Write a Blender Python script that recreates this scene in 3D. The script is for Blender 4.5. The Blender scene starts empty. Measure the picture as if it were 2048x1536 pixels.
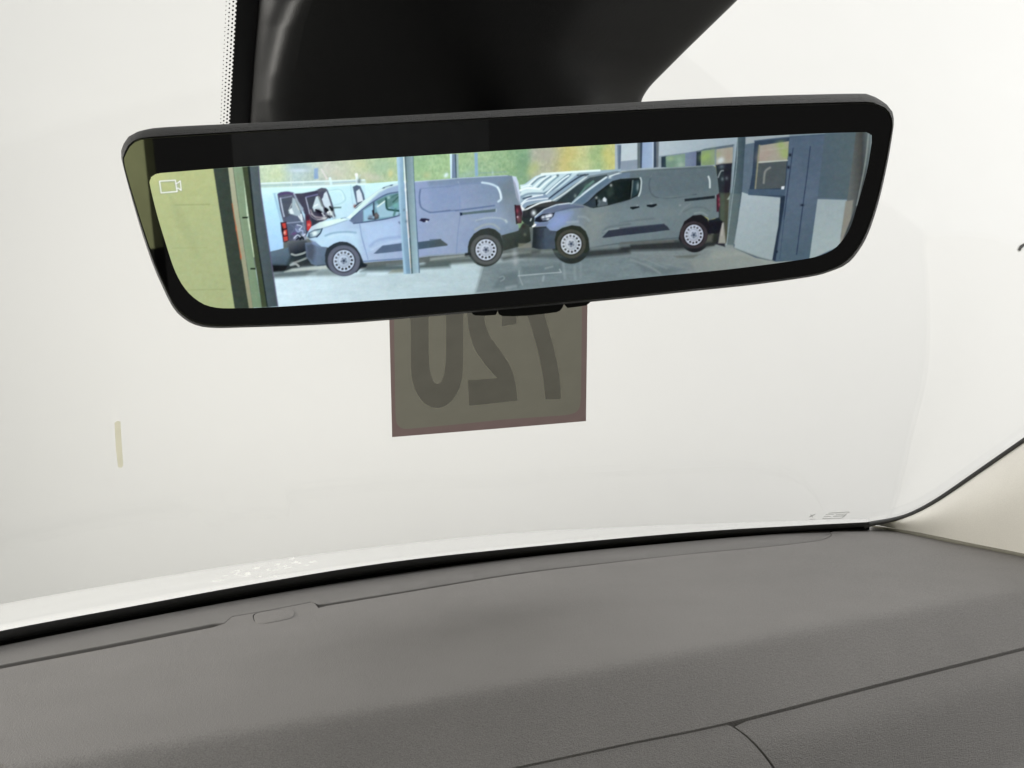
import bpy, bmesh, math, random
import numpy as np
from mathutils import Vector, Matrix
from mathutils.geometry import delaunay_2d_cdt

scene = bpy.context.scene
C = scene.collection
V = Vector
# ---------------------------------------------------------------- camera (a phone held at the driver's seat)
EYE = V((0, 0, 1.25)); FOC = 1774.0; ROLL = math.radians(2.5)
FW = V((0, 1, 0)); RT = V((math.cos(ROLL), 0, -math.sin(ROLL))); UP = V((math.sin(ROLL), 0, math.cos(ROLL)))
cam_d = bpy.data.cameras.new('camera'); cam = bpy.data.objects.new('camera', cam_d); C.objects.link(cam)
cam_d.sensor_width = 36; cam_d.lens = 36*FOC/2048; cam_d.clip_start = .02; cam_d.clip_end = 60
cam.matrix_world = Matrix((( RT.x, UP.x, -FW.x, EYE.x), (RT.y, UP.y, -FW.y, EYE.y), (RT.z, UP.z, -FW.z, EYE.z), (0, 0, 0, 1)))
scene.camera = cam
# ---------------------------------------------------------------- light of the hall, with added fill lights
world = bpy.data.worlds.new('World'); scene.world = world; world.use_nodes = True
wb = world.node_tree.nodes['Background']; wb.inputs['Color'].default_value = (1, .975, .94, 1); wb.inputs['Strength'].default_value = .03
def lamp(name, loc, target, sx, sy, power, col):
    d = bpy.data.lights.new(name, 'AREA'); d.shape = 'RECTANGLE'; d.size = sx; d.size_y = sy; d.energy = power; d.color = col
    o = bpy.data.objects.new(name, d); C.objects.link(o); o.location = loc
    o.rotation_euler = (V(target)-V(loc)).to_track_quat('-Z', 'Y').to_euler()
    return o
lamp('hall_area_light', (1.3, 1.0, 5.2), (.8, 1.9, .6), 7.0, 3.0, 246, (1, .992, .986))
lamp('hall_area_light', (-2.9, .9, 3.2), (-.9, 2.9, 2.3), 1.6, 1.2, 19, (1, .99, .983))
lamp('hall_area_light', (3.3, .9, 2.0), (.8, 2.6, 1.0), 1.6, 1.2, 52, (1, .99, .983))  # added fill, brightens the right and lower part of the white wall
lamp('pillar_fill', (-1.8, .62, 1.5), (.6, 1.3, 1.12), .9, .5, 41, (1, .965, .91))  # added fill light aimed at the pillar trim
lamp('hall_area_light', (-1.6, -1.4, 3.3), (-1.2, -3.5, 1.9), 2.0, .8, 130, (1, .98, .94))  # added light for the olive wall behind the car
scene.view_settings.view_transform = 'Standard'; scene.view_settings.look = 'None'; scene.view_settings.exposure = 0; scene.view_settings.gamma = 1
scene.render.engine = 'CYCLES'
scene.cycles.max_bounces = 10; scene.cycles.transparent_max_bounces = 24
scene.cycles.use_denoising = True; scene.cycles.use_adaptive_sampling = False; scene.cycles.sample_clamp_indirect = 6
# ---------------------------------------------------------------- the picture shown on the mirror's screen
# A screen gives off light: its picture is drawn here as an array of colours (sRGB 0-255) and later becomes
# the emission colour of the screen's own pixels.  PX0, PY0 = corner of the array, one cell per unit.
PX0, PY0, PW, PH = 286, 250, 1476, 376
YY, XX = np.mgrid[0:PH, 0:PW].astype(np.float64)
XX += PX0 + .5; YY += PY0 + .5
PIC = np.zeros((PH, PW, 3)); LAB = np.zeros((PH, PW), np.int32)
LABELS = ['wall_picture']
ZT = {'p': (0, 0, 1), 'z': (500, 250, 3.41333), 'y': (1000, 230, 3.41333), 'l': (230, 230, 3.49), 'r': (1400, 170, 3.5714),
      'a': (510, 320, 6.4), 'b': (700, 290, 5.69), 'c': (860, 290, 6.1455), 'd': (1030, 290, 6.1435), 'e': (1240, 260, 5.908), 'f': (880, 470, 2.8444)}
def Z(s):
    """'a 10,20 30,40 b 5,6' -> points; a letter switches the grid the numbers are counted in."""
    ox, oy, k = ZT['p']; out = []
    for w in s.split():
        if w in ZT: ox, oy, k = ZT[w]
        else:
            x, y = w.split(','); out.append((ox + float(x)/k, oy + float(y)/k))
    return np.array(out)
def crom(P, n=6, closed=True):
    P = np.asarray(P, float); m = len(P); out = []
    for i in range(m if closed else m-1):
        if closed: a, b, c, d = P[i-1], P[i], P[(i+1) % m], P[(i+2) % m]
        else: a, b, c, d = P[max(i-1, 0)], P[i], P[i+1], P[min(i+2, m-1)]
        for k in range(n):
            t = k/n
            out.append(.5*((2*b)+(-a+c)*t+(2*a-5*b+4*c-d)*t*t+(-a+3*b-3*c+d)*t**3))
    if not closed: out.append(P[-1])
    return np.array(out)
def window(P, pad):
    x0 = max(0, int(P[:, 0].min()-PX0-pad)); x1 = min(PW, int(P[:, 0].max()-PX0+pad)+2)
    y0 = max(0, int(P[:, 1].min()-PY0-pad)); y1 = min(PH, int(P[:, 1].max()-PY0+pad)+2)
    return slice(y0, max(y0, y1)), slice(x0, max(x0, x1))
def segdist(X, Y, P, closed):
    d = np.full(X.shape, 1e9)
    n = len(P)
    for i in range(n if closed else n-1):
        ax, ay = P[i]; bx, by = P[(i+1) % n]
        ux, uy = bx-ax, by-ay; L = ux*ux+uy*uy+1e-9
        t = np.clip(((X-ax)*ux+(Y-ay)*uy)/L, 0, 1)
        np.minimum(d, (X-ax-t*ux)**2+(Y-ay-t*uy)**2, out=d)
    return np.sqrt(d)
def inside(X, Y, P):
    r = np.zeros(X.shape, bool); n = len(P)
    for i in range(n):
        ax, ay = P[i]; bx, by = P[(i+1) % n]
        if ay == by: continue
        c = ((ay > Y) != (by > Y)) & (X < (bx-ax)*(Y-ay)/(by-ay)+ax)
        r ^= c
    return r
CLIP = [None]
def put(sl, cov, col, lab):
    if CLIP[0] is not None: cov = cov*CLIP[0][sl]
    if callable(col): c = col(XX[sl], YY[sl])
    else: c = np.asarray(col, float)
    PIC[sl] = PIC[sl]*(1-cov[..., None]) + c*cov[..., None]
    if lab:
        if lab not in LABELS: LABELS.append(lab)
        LAB[sl][cov > .5] = LABELS.index(lab)
def fill(s, col, lab=None, soft=1.3, alpha=1., sm=False):
    P = Z(s) if isinstance(s, str) else s
    if sm: P = crom(P)
    sl = window(P, soft+1)
    X, Y = XX[sl], YY[sl]
    if X.size == 0: return
    d = segdist(X, Y, P, True); ins = inside(X, Y, P)
    cov = np.clip(.5+np.where(ins, d, -d)/soft, 0, 1)*alpha
    put(sl, cov, col, lab)
    full = np.zeros((PH, PW)); full[sl] = cov
    return full
def line(s, w, col, soft=1.2, alpha=1., sm=True, lab=None):
    P = Z(s) if isinstance(s, str) else s
    if sm and len(P) > 2: P = crom(P, 5, False)
    sl = window(P, w+soft+1)
    d = segdist(XX[sl], YY[sl], P, False)
    put(sl, np.clip(.5+(w/2-d)/soft, 0, 1)*alpha, col, lab)
def blob(s, rx, ry, col, alpha=1., ang=0.):
    for (cx, cy) in Z(s):
        sl = window(np.array([(cx, cy)]), 2.6*max(rx, ry))
        X, Y = XX[sl]-cx, YY[sl]-cy
        c, sn = math.cos(ang), math.sin(ang)
        q = ((X*c+Y*sn)/rx)**2+((-X*sn+Y*c)/ry)**2
        put(sl, alpha*np.exp(-q*1.2), col, None)
def ell(cx, cy, rx, ry, ang=0, n=40):
    t = np.linspace(0, 2*np.pi, n, endpoint=False); c, s = math.cos(ang), math.sin(ang)
    x, y = rx*np.cos(t), ry*np.sin(t)
    return np.stack([cx+x*c-y*s, cy+x*s+y*c], 1)
def lg(p0, c0, p1, c1, *more):
    """linear gradient between two points (further stops: (fraction, colour))"""
    stops = sorted([(0, c0), (1, c1)]+list(more), key=lambda q: q[0])
    fs = [q[0] for q in stops]; cs = np.array([q[1] for q in stops], float)
    dx, dy = p1[0]-p0[0], p1[1]-p0[1]; L = dx*dx+dy*dy
    def f(X, Y):
        t = np.clip(((X-p0[0])*dx+(Y-p0[1])*dy)/L, 0, 1)
        return np.stack([np.interp(t, fs, cs[:, k]) for k in range(3)], -1)
    return f
prng = np.random.RandomState(7)
def vnoise(sx, sy):
    gw, gh = int(PW/sx)+3, int(PH/sy)+3
    g = prng.rand(gh, gw)
    u = (XX-PX0)/sx; v = (YY-PY0)/sy
    i = u.astype(int); j = v.astype(int); fu = u-i; fv = v-j
    fu = fu*fu*(3-2*fu); fv = fv*fv*(3-2*fv)
    return (g[j, i]*(1-fu)+g[j, i+1]*fu)*(1-fv)+(g[j+1, i]*(1-fu)+g[j+1, i+1]*fu)*fv-.5
def blur(A, s):
    k = np.exp(-np.arange(-4, 5)**2/(2*s*s)); k /= k.sum()
    for ax in (0, 1):
        B = np.zeros_like(A)
        for q in range(-4, 5):
            idx = np.clip(np.arange(A.shape[ax])+q, 0, A.shape[ax]-1)
            B += np.take(A, idx, ax)*k[q+4]
        A = B
    return A

# --- wood and hillside seen through the open hall side
ftop = lg((515, 300), (186, 204, 170), (1245, 300), (186, 184, 112), (.06, (190, 208, 165)), (.10, (168, 190, 192)), (.15, (172, 188, 176)), (.19, (190, 190, 172)),
          (.27, (190, 194, 150)), (.33, (156, 184, 140)), (.38, (164, 188, 138)), (.45, (150, 184, 128)), (.52, (152, 186, 124)), (.6, (146, 178, 132)), (.68, (138, 172, 116)), (.735, (124, 162, 112)),
          (.755, (164, 164, 140)), (.80, (172, 166, 136)), (.85, (198, 180, 92)), (.90, (190, 190, 122)), (.935, (150, 176, 108)), (.965, (186, 184, 100)))
fill('p 286,250 1762,250 1762,640 286,640', ftop, 'wood_picture')
n1 = vnoise(20, 9); n2 = vnoise(7, 6); n3 = vnoise(3, 4); n4 = vnoise(45, 30)
PIC += (n1*8+n2*15+n3*20)[..., None]*np.array([1, .85, .75]) + n4[..., None]*np.array([12, 4, -8])
for s, rx, ry, c, a in [('d 620,170 700,90 590,260', 9, 13, (204, 182, 96), .6), ('d 1120,110 1180,180', 11, 12, (204, 190, 88), .6), ('d 760,230 880,220', 16, 9, (186, 196, 118), .5),
                        ('d 330,140 400,100', 18, 14, (166, 156, 138), .7), ('d 100,200 60,330', 14, 18, (112, 152, 112), .6), ('d 250,260 200,330', 10, 12, (176, 186, 100), .6),
                        ('d 960,130', 12, 14, (138, 172, 104), .6), ('b 460,320', 6, 10, (214, 200, 120), .8), ('b 870,340', 9, 8, (190, 180, 120), .6), ('b 300,380 200,350', 18, 8, (196, 186, 168), .6),
                        ('b 120,220', 14, 8, (200, 200, 140), .6), ('b 380,240', 20, 12, (148, 180, 142), .6), ('b 800,260', 15, 16, (138, 180, 118), .6), ('a 560,130', 24, 5, (196, 214, 236), .85),
                        ('a 560,90', 26, 6, (150, 172, 186), .7), ('a 900,130', 16, 10, (198, 196, 186), .6), ('a 1050,180', 20, 12, (196, 190, 168), .7), ('a 250,200', 18, 8, (194, 204, 150), .5)]:
    blob(s, rx, ry, c, a)
fill('a 755,110 805,100 810,240 755,245', (112, 148, 214), None, 2.5, .8)
# chain fence in front of the wood, far posts
for x in range(926, 1076, 4): line(f'p {x},346 {x+1},372', .8, (126, 158, 160), 1.4, .25)
line('c 590,345 940,330', 2.2, (120, 150, 160), 2, .5); line('c 340,400 560,330', 10, (138, 168, 168), 9, .4)
fill('c 243,110 272,110 272,410 250,412', (196, 222, 238), 'post_picture_far'); fill('c 272,110 303,110 318,405 270,410', (112, 130, 154), 'post_picture_far')
fill('c 303,110 322,110 330,405 316,405', (66, 82, 104), 'post_picture_far'); fill('c 322,110 350,108 352,405 330,405', (142, 166, 170), 'post_picture_far', 2)
fill('c 543,96 586,94 592,380 552,384', (136, 168, 190), 'post_picture_thin', 2)
blob('c 190,380 205,360', 4, 4, (206, 226, 240), .8); blob('c 770,345', 2, 6, (180, 205, 215), .5)
# white barrier of the yard behind the vans
fill('a 60,310 1420,255 1420,330 60,380', (188, 214, 216), 'barrier_picture', 3, .7)
line('a 80,330 600,310', 3, (150, 180, 190), 2.5, .55); line('a 640,300 880,285', 3, (150, 175, 180), 2.5, .6)
line('a 80,300 930,270 1400,255', 3, (206, 228, 234), 1.5); line('a 990,290 1300,272', 2.5, (168, 194, 204), 1.5)
line('a 460,230 465,330', 2, (206, 226, 214), 2, .8); line('a 960,235 975,310', 5, (204, 230, 234), 2); line('a 1300,190 1310,310', 5, (214, 234, 240), 2)
blob('a 1295,185', 3, 3, (246, 252, 255), 1); blob('a 1335,255 1330,280', 4, 4, (96, 112, 120), .7); line('a 850,120 920,240', 3, (224, 206, 212), 2, .7); line('a 1310,250 1350,190', 2, (180,200,205), 2, .6)

# --- white vans at the left
fill('p 500,520 560,480 1060,455 1500,440 1780,470 1780,660 286,660', (96, 108, 108), 'floor_picture', 3)
VW = lg((520, 370), (200, 236, 246), (520, 470), (172, 208, 232))
fill('a 60,362 500,345 900,326 1200,308 1500,296 b 620,405 620,900 a 60,1060', VW, 'van_picture_far_white')
line('a 80,372 500,355 900,338 1408,312', 4, (218, 246, 248), 3, .9)
fill('a 930,345 1300,322 1408,318 1408,540 1180,740 1000,780', lg((660, 375), (194, 232, 238), (700, 440), (186, 218, 236)), 'van_picture_far_white', 2)
line('a 945,395 1080,378 1135,430 1155,510 1090,560 1015,575', 2, (160, 196, 204), 2.5, .7); line('a 955,400 1075,392 1120,440 1135,505', 2, (216, 244, 246), 2.5, .6)
fill('a 1005,600 1105,597 1105,618 1010,622', (112, 138, 142), None, 1.5)
fill('a 1250,345 1300,320 1350,335 1395,440 1410,520 1350,560 1290,620 1268,590 1300,560', (88, 104, 124), 'van_picture_far_white', 2)
fill('a 1295,400 1335,370 1365,430 1385,525 1310,545', (206, 220, 232), None, 2); line('a 1280,610 1370,540', 3, (60, 62, 66), 2); blob('a 1275,590', 3, 4, (130, 74, 70), .7)
line('a 1225,320 1250,560', 2, (172, 206, 222), 2, .8)
# third van tail
fill('a 770,390 850,355 910,362 950,440 990,560 1030,720 900,760 840,700 800,480', (88, 92, 106), 'van_picture_third_white', 2)
fill('a 880,430 915,400 955,520 985,620 930,650 870,560 850,500', (196, 214, 226), None, 2); fill('a 820,410 890,400 870,480 840,520', (78, 80, 98), None, 2)
line('a 920,380 960,480 1000,610', 2, (96, 106, 124), 1.5)
for s, c in [('a 900,640', (24, 26, 30)), ('a 985,625', (28, 30, 34)), ('a 940,690', (214, 230, 232)), ('a 980,680', (190, 205, 210)), ('a 920,720', (40, 44, 50)), ('a 1010,725', (90, 104, 118)), ('a 955,640', (170, 190, 196)), ('a 895,700', (120, 128, 140))]:
    blob(s, 4, 4, c, .9)
# second van tail
fill('a 500,430 600,420 800,390 860,520 920,760 760,850 690,900 650,980 640,700 560,560', (70, 70, 86), 'van_picture_second_white', 2)
fill('a 610,430 760,400 800,420 810,450 690,470 640,480', (66, 66, 86), None, 2); line('a 650,480 680,600 700,690', 2.4, (168, 178, 196), 1.6); line('a 655,475 800,440', 2.5, (112, 116, 150), 2)
fill('a 660,490 775,460 770,500 735,610 760,680 705,660', (68, 74, 86), None, 2)
fill('a 780,470 810,460 870,600 895,720 820,640 760,660 735,610', (190, 210, 218), None, 2); fill('a 800,460 830,470 885,620 850,590', (120, 132, 134), None, 2)
blob('a 810,660 850,690', 5, 5, (34, 30, 44), .9); line('a 710,640 760,720 880,740', 2.5, (148, 142, 152), 2); line('a 720,690 800,760 910,740', 2.5, (180, 182, 188), 2, .8); blob('a 890,745', 5, 5, (206, 214, 216), .8)
fill('a 720,700 820,780 740,830 720,760', (56, 60, 72), None, 2)
fill('a 660,780 700,765 720,800 720,880 690,905 665,900', (186, 64, 66), None, 2); blob('a 690,830', 3, 3, (225, 150, 140), .8); blob('a 675,740', 4, 7, (74, 40, 56), .9)
# first van: white flank and dark tail door
fill('a 40,390 300,415 340,790 360,1040 365,1130 180,1180 60,1180', lg((525, 380), (206, 238, 248), (540, 500), (164, 202, 236), (.25, (184, 226, 248))), 'van_picture_first_white')
fill('a 80,360 500,360 800,385 600,425 300,430 90,420', (202, 238, 244), 'van_picture_first_white', 3)
line('a 250,440 300,640 340,800', 4, (148, 184, 206), 2.5, .8); line('a 230,430 345,420', 2, (150,190,205), 2, .5)
fill('a 285,440 330,410 440,408 500,440 560,560 640,780 660,1020 520,1035 420,1040 415,930 395,800 360,790 320,640', (88, 94, 112), 'van_picture_first_white', 2)
line('a 310,440 400,420 480,430', 5, (84, 74, 112), 3); line('a 330,490 470,465', 2.5, (134, 142, 168), 2, .8); line('a 325,490 345,600 372,720', 3, (176, 190, 208), 1.8)
fill('a 340,500 480,470 470,560 430,660 450,700 395,740 372,680', (80, 88, 102), None, 2)
fill('a 480,480 520,500 580,650 600,760 520,720 430,680 440,640 470,610', (160, 180, 190), None, 2.5); fill('a 510,500 530,490 600,640 570,650', (128, 142, 146), None, 2)
fill('a 430,640 470,615 500,690 455,690', (214, 230, 234), None, 2); line('a 500,430 560,560 620,660', 3.5, (172, 186, 204), 2, .6); fill('a 560,540 620,620 610,660 580,640', (150, 170, 186), None, 2.5)
fill('a 395,740 470,700 550,720 590,780 560,800 400,810', (90, 100, 120), None, 2.5); line('a 590,700 600,760', 4, (206, 220, 226), 2)
line('a 400,810 500,800 590,790', 2.5, (140, 152, 176), 2); line('a 610,780 625,880', 4, (180, 200, 214), 2, .8); fill('a 415,820 620,800 640,960 420,950', (84, 96, 118), None, 3)
for s, c in [('a 540,850', (120, 128, 160)), ('a 560,900', (150, 168, 196)), ('a 530,910', (96, 104, 140)), ('a 600,880', (112, 128, 156)), ('a 610,960', (200, 214, 232)), ('a 560,960', (56, 66, 92)), ('a 580,990', (40, 48, 60)), ('a 500,950', (92, 76, 112)), ('a 640,1000', (160, 172, 190)), ('a 510,1000', (140, 150, 170)), ('a 470,990', (74, 82, 100))]:
    blob(s, 5, 4.5, c, .85)
fill('a 325,800 400,790 420,920 430,1030 400,1050 360,1050', (60, 36, 46), None, 2); fill('a 345,812 392,806 398,870 355,885', (192, 74, 66), None, 2); fill('a 365,900 408,890 412,960 375,970', (186, 66, 60), None, 2); fill('a 362,985 415,975 422,1030 372,1045', (192, 72, 66), None, 2); blob('a 378,930', 2.6, 4, (250, 200, 180), .9); blob('a 352,890', 2.6, 6, (24, 26, 30), .9)
for q, w, c in [('a 540,830 600,850 570,890 615,910', 2.2, (196, 210, 232)), ('a 520,880 550,920 600,900 620,960', 2.4, (150, 164, 200)), ('a 500,1000 545,960 590,985 640,950', 2.4, (206, 216, 236)), ('a 530,1020 560,1000', 2, (24, 28, 36)), ('a 580,1015 600,985 620,1010', 4, (26, 30, 38)), ('a 470,950 520,935', 3, (104, 84, 126)),
                ('a 560,720 600,780', 3, (214, 226, 234)), ('a 470,560 430,650', 2, (170, 184, 190)), ('a 520,560 560,640', 2, (196, 206, 206)), ('a 440,820 500,870 470,930', 2, (98, 110, 134)), ('a 610,820 640,920', 2.5, (120, 136, 156))]:
    line(q, w, c, 1.3, .85)
for q, w, c in [('a 780,640 830,660 880,700', 4, (26, 24, 34)), ('a 760,590 800,570', 3, (226, 238, 240)), ('a 700,690 740,740 800,770', 2, (132, 126, 142)), ('a 860,680 885,715', 3, (200, 208, 216)), ('a 905,620 930,640 915,660', 4, (20, 22, 28)), ('a 960,600 985,640', 4, (24, 26, 30)), ('a 930,670 965,660 975,700', 3, (226, 238, 238)), ('a 940,720 960,740', 3, (40, 46, 54)), ('a 985,690 1010,735', 3, (190, 206, 212)), ('a 890,440 915,430 925,480', 2, (214, 228, 236))]:
    line(q, w, c, 1.3, .9)
# their dark bumpers and tow gear, ground shade
fill('a 180,1175 360,1140 440,1110 480,1240 500,1370 370,1440 230,1420', lg((540, 500), (98, 118, 134), (550, 535), (72, 88, 100)), 'van_picture_first_white', 2)
fill('a 410,1060 520,1035 650,1030 690,1080 700,1250 660,1300 480,1280 440,1180', lg((580, 485), (92, 98, 106), (590, 510), (34, 40, 48)), 'van_picture_first_white', 5)
fill('p 500,536 700,529 700,700 480,700', (176, 204, 214), 'floor_picture', 2)
fill('a 450,1240 700,1220 800,1350 880,1350 400,1440 220,1440 225,1340 400,1350', (48, 58, 62), None, 7)
line('a 470,1205 520,1218 600,1200 650,1180', 4, (150, 160, 160), 1.8); line('a 490,1320 600,1280 680,1245', 4, (132, 144, 142), 1.8); line('a 455,1345 520,1330 560,1360', 4, (150, 162, 164), 2); blob('a 480,1330', 5, 4, (160, 172, 176), .8)
fill('a 225,1350 420,1350 370,1435 230,1440', (28, 32, 36), None, 3)

# --- floor
fill('p 540,548 640,545 760,535 1030,505 1240,495 1480,480 1560,512 1640,540 1640,660 520,660', lg((560, 560), (190, 222, 236), (1560, 520), (140, 152, 148), (.26, (182, 212, 224)), (.38, (164, 186, 188)), (.46, (132, 150, 154)), (.62, (112, 130, 136)), (.82, (118, 132, 134))), 'floor_picture', 3)
fill('a 230,1440 380,1432 600,1370 940,1350 960,1420 1200,1500 1420,1450 1420,1520 700,1490 230,1530', (140, 164, 170), 'floor_picture', 7)
fill('a 235,1450 600,1400 800,1410 640,1480 235,1510', (84, 102, 108), None, 7, .85); fill('a 375,1435 470,1390 940,1350 960,1390 700,1410', (176, 192, 186), None, 4, .9); fill('a 780,1430 960,1400 1050,1470 800,1470', (110,132,136), None, 8, .6)
fill('z 170,1050 700,1030 1100,1010 1400,960 1560,960 1530,1150 1200,1170 180,1260', lg((550, 560), (194, 226, 240), (960, 580), (160, 184, 190)), 'floor_picture', 10)
fill('f -300,175 240,160 215,310 -300,360', (168, 198, 208), None, 12, .6)
# worn dark patch with tape marks
fill('f 245,170 640,130 860,115 1080,125 1400,195 1400,240 1000,290 200,330', (108, 128, 134), 'floor_picture', 6, .9)
fl = (LAB == LABELS.index('floor_picture')).astype(float)
CLIP[0] = fl
PIC += (fl*(vnoise(14, 3)*5+vnoise(40, 8)*7+vnoise(4, 2)*5))[..., None]
fill('f 360,220 440,205 450,300 300,305 330,250', (90, 110, 116), None, 7, .7); fill('f 460,180 690,160 700,210 600,230 470,225', (92, 112, 118), None, 7, .7); fill('f 1080,130 1200,180 1390,195 1300,225 1160,215', (92, 108, 112), None, 8, .6)
line('f 450,205 450,235 470,285', 2, (150, 168, 172), 2, .7, False); line('f 445,232 560,222 690,212 680,195', 2, (168, 186, 190), 1.8, .8, False); line('f 590,235 585,260', 4, (150, 168, 174), 3, .6)
line('f 700,150 710,245', 5, (136, 156, 162), 4, .5); line('f 765,180 770,250', 5, (132, 152, 158), 4, .5); line('f 800,160 800,240', 4, (130, 150, 156), 4, .4); line('f 340,240 360,235 365,250 345,262', 2, (146, 164, 168), 2, .6)
line('f 1085,140 1190,180 1250,215', 4, (142, 156, 158), 4, .5); line('f 1160,135 1290,190', 3, (138,152,154), 4, .4); line('f 380,300 430,290', 6, (148,166,172), 4, .5); line('f 250,165 205,320', 2, (150, 176, 184), 3, .5)
line('f 360,120 1000,95', 5, (140, 152, 146), 5, .6); line('f 640,180 600,190', 3, (150,168,172), 3, .5)
fill('f 1560,85 1700,90 1900,150 1860,160 1700,180 1500,160', (150, 160, 150), None, 12, .6); fill('f 1330,120 1480,110 1440,130 1350,130', (92, 100, 92), None, 4, .7)
CLIP[0] = None

# --- building at the right
fill('r 190,368 1260,330 1260,700 1000,1200 780,1250 540,1262 400,1235 245,1165 200,1000', (66, 86, 108), 'building_picture', 2)
def R(s, c, lab='building_picture', soft=1.4, a=1., sm=False): return fill(s, c, lab, soft, a, sm)
R('e -60,140 1420,60 1420,1340 1240,1360 1230,420 -60,500', lg((1250, 290), (158, 176, 186), (1480, 290), (150, 166, 172)))
R('d 1255,0 1305,0 1300,300 1262,300', lg((1235, 0), (112, 134, 154), (1243, 0), (74, 92, 114)))
R('e 15,160 220,145 215,350 10,375', (180, 198, 206)); R('e 10,370 215,348 215,460 0,480', (132, 150, 168))
R('e 205,150 245,146 245,450 205,455', (94, 110, 116)); R('e 240,146 268,144 262,450 240,450', (56, 74, 94)); R('e 265,146 390,138 388,445 258,450', lg((1285, 0), (138, 164, 200), (1306, 0), (150, 176, 206)))
R('e 385,138 398,138 398,445 385,445', (184, 204, 226)); R('e 398,136 430,134 440,440 396,445', (56, 72, 90)); R('e 425,134 462,132 455,440 430,440', (100, 110, 120))
R('e 460,130 1400,80 1400,180 1000,225 760,270 460,315', lg((1320, 285), (168, 186, 196), (1470, 280), (146, 166, 178))); R('e 455,310 910,250 910,440 455,440', (122, 140, 156)); R('e 455,312 500,306 500,440 455,440', (140,156,166))
R('e 488,318 552,308 552,440 488,440', (44, 62, 76)); R('e 540,312 770,280 768,440 545,440', (118, 150, 132)); CLIP[0] = None
for s, c in [('e 600,340', (150, 178, 130)), ('e 700,350', (140, 176, 150)), ('e 640,390', (104, 140, 124)), ('e 720,410', (160, 184, 170)), ('e 580,410', (110, 142, 128))]: blob(s, 8, 6, c, .7)
R('e 770,272 910,250 905,440 770,440', lg((1370, 0), (112, 132, 156), (1394, 0), (104, 116, 150))); R('e 905,250 960,240 955,430 900,430', (38, 54, 66))
R('e 900,255 1000,220 1340,168 1362,180 1340,430 1320,430 1330,210 1000,245 920,262', (90, 108, 122)); R('e 965,248 1125,228 1120,410 960,420', (126, 152, 112)); blob('e 1040,300 990,330', 10, 9, (142, 172, 96), .8); blob('e 1100,290', 7, 14, (136, 158, 124), .6)
R('e 1140,228 1335,200 1330,400 1130,412', (158, 158, 142)); blob('e 1290,300', 10, 14, (158, 144, 130), .8); R('e 1118,232 1142,228 1138,412 1118,415', (122, 140, 140)); blob('e 1200,350 1180,370', 6, 6, (196, 210, 214), .8); blob('e 1160,290', 5, 6, (156,166,120), .7)
# dark things behind the van's tail
R('e 1130,415 1200,400 1330,390 1325,560 1300,730 1240,1060 1240,1380 1100,1340 1160,740', (40, 42, 52), None, 3)
R('e 1180,740 1310,740 1290,830 1270,1340 1235,1340 1230,1090 1180,1080', (74, 78, 64), None, 4); blob('e 1200,430', 6, 5, (84, 96, 110), .8); line('e 1160,560 1190,490 1220,480', 2.5, (150, 160, 164), 1.6, .8); blob('e 1210,580 1260,570', 3, 4, (110, 120, 130), .7); blob('e 1230,700', 10, 10, (44, 34, 46), .7)
R('e 1265,820 1310,750 1320,830', (140, 158, 150), None, 2)
R('e 1160,1340 1200,1100 1225,1090 1250,1340', (148, 150, 140), None, 3); line('e 1215,1110 1200,1240', 3, (176, 176, 168), 3, .7)
# posts right of the van, door, parapets
R('e 1340,190 1400,90 1370,640 1310,1345 1260,1345', lg((1460, 0), (112, 132, 142), (1473, 0), (146, 164, 176)), None, 1.5); R('e 1370,95 1400,90 1380,330 1345,560 1325,800 1290,1340 1260,1345 1310,820 1340,430', (150, 172, 184), None, 1.5, .7)
R('r 268,372 328,368 318,560 300,760 270,980 240,1140 190,1140', lg((1462, 0), (86, 106, 112), (1488, 0), (62, 82, 94)), 'building_picture'); R('r 215,770 290,780 245,1150 190,1140', (98, 116, 116), 'building_picture', 3, .6); line('r 268,372 262,560 225,860 190,1140', 1.5, (150, 170, 176), 1.5, .8)
R('r 325,368 1130,330 1130,830 320,790', (88, 108, 126), 'building_picture'); R('r 325,372 400,368 640,352 640,380 400,415 325,425', (150, 164, 170)); R('r 640,350 900,338 880,362 640,392', (120, 138, 150), None, 2)
R('r 322,425 388,412 365,770 300,775', (90, 110, 128))
R('r 300,765 360,785 580,805 570,960 520,1255 420,1230 245,1165', lg((1480, 400), (160, 178, 186), (1540, 500), (146, 164, 168)), 'panel_picture_wide')
R('r 390,400 660,372 650,470 600,800 345,785 372,640', (52, 70, 90), 'window_picture'); R('r 410,430 440,425 415,740 385,740', (66, 82, 90), None); R('r 428,432 636,402 622,540 420,560', (158, 154, 140), None); blob('r 580,430 600,470 610,500', 11, 9, (150, 172, 104), .9); blob('r 480,480 450,520', 14, 10, (164, 148, 136), .8); line('r 440,470 600,450', 2, (176,176,160), 3, .4); R('r 415,560 620,540 605,735 395,745', (78, 88, 92), None); line('r 418,552 628,538', 2.4, (176, 186, 176), 1.5)
line('r 425,430 395,740', 2.5, (150, 148, 120), 1.6, .9); line('r 500,590 465,620 455,700', 4, (140, 144, 138), 2.5, .8); fill('r 582,725 604,722 600,750 580,750', (210, 222, 232), None, 1.5); R('r 345,745 610,745 605,790 345,785', (70, 92, 114))
R('r 575,800 612,790 560,1100 540,1255 515,1255 560,1000', (40, 56, 74))
R('r 640,372 890,350 860,800 780,1240 540,1262 600,900', lg((1560, 300), (80, 100, 122), (1640, 500), (76, 98, 114), (.5, (86, 105, 126))), 'door_picture'); R('r 660,376 880,360 840,640 740,640', (78, 98, 118), None, 14, .6)
R('r 890,350 1120,335 1075,815 840,805', lg((1640, 0), (78, 98, 112), (1710, 0), (84, 102, 108)))
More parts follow.
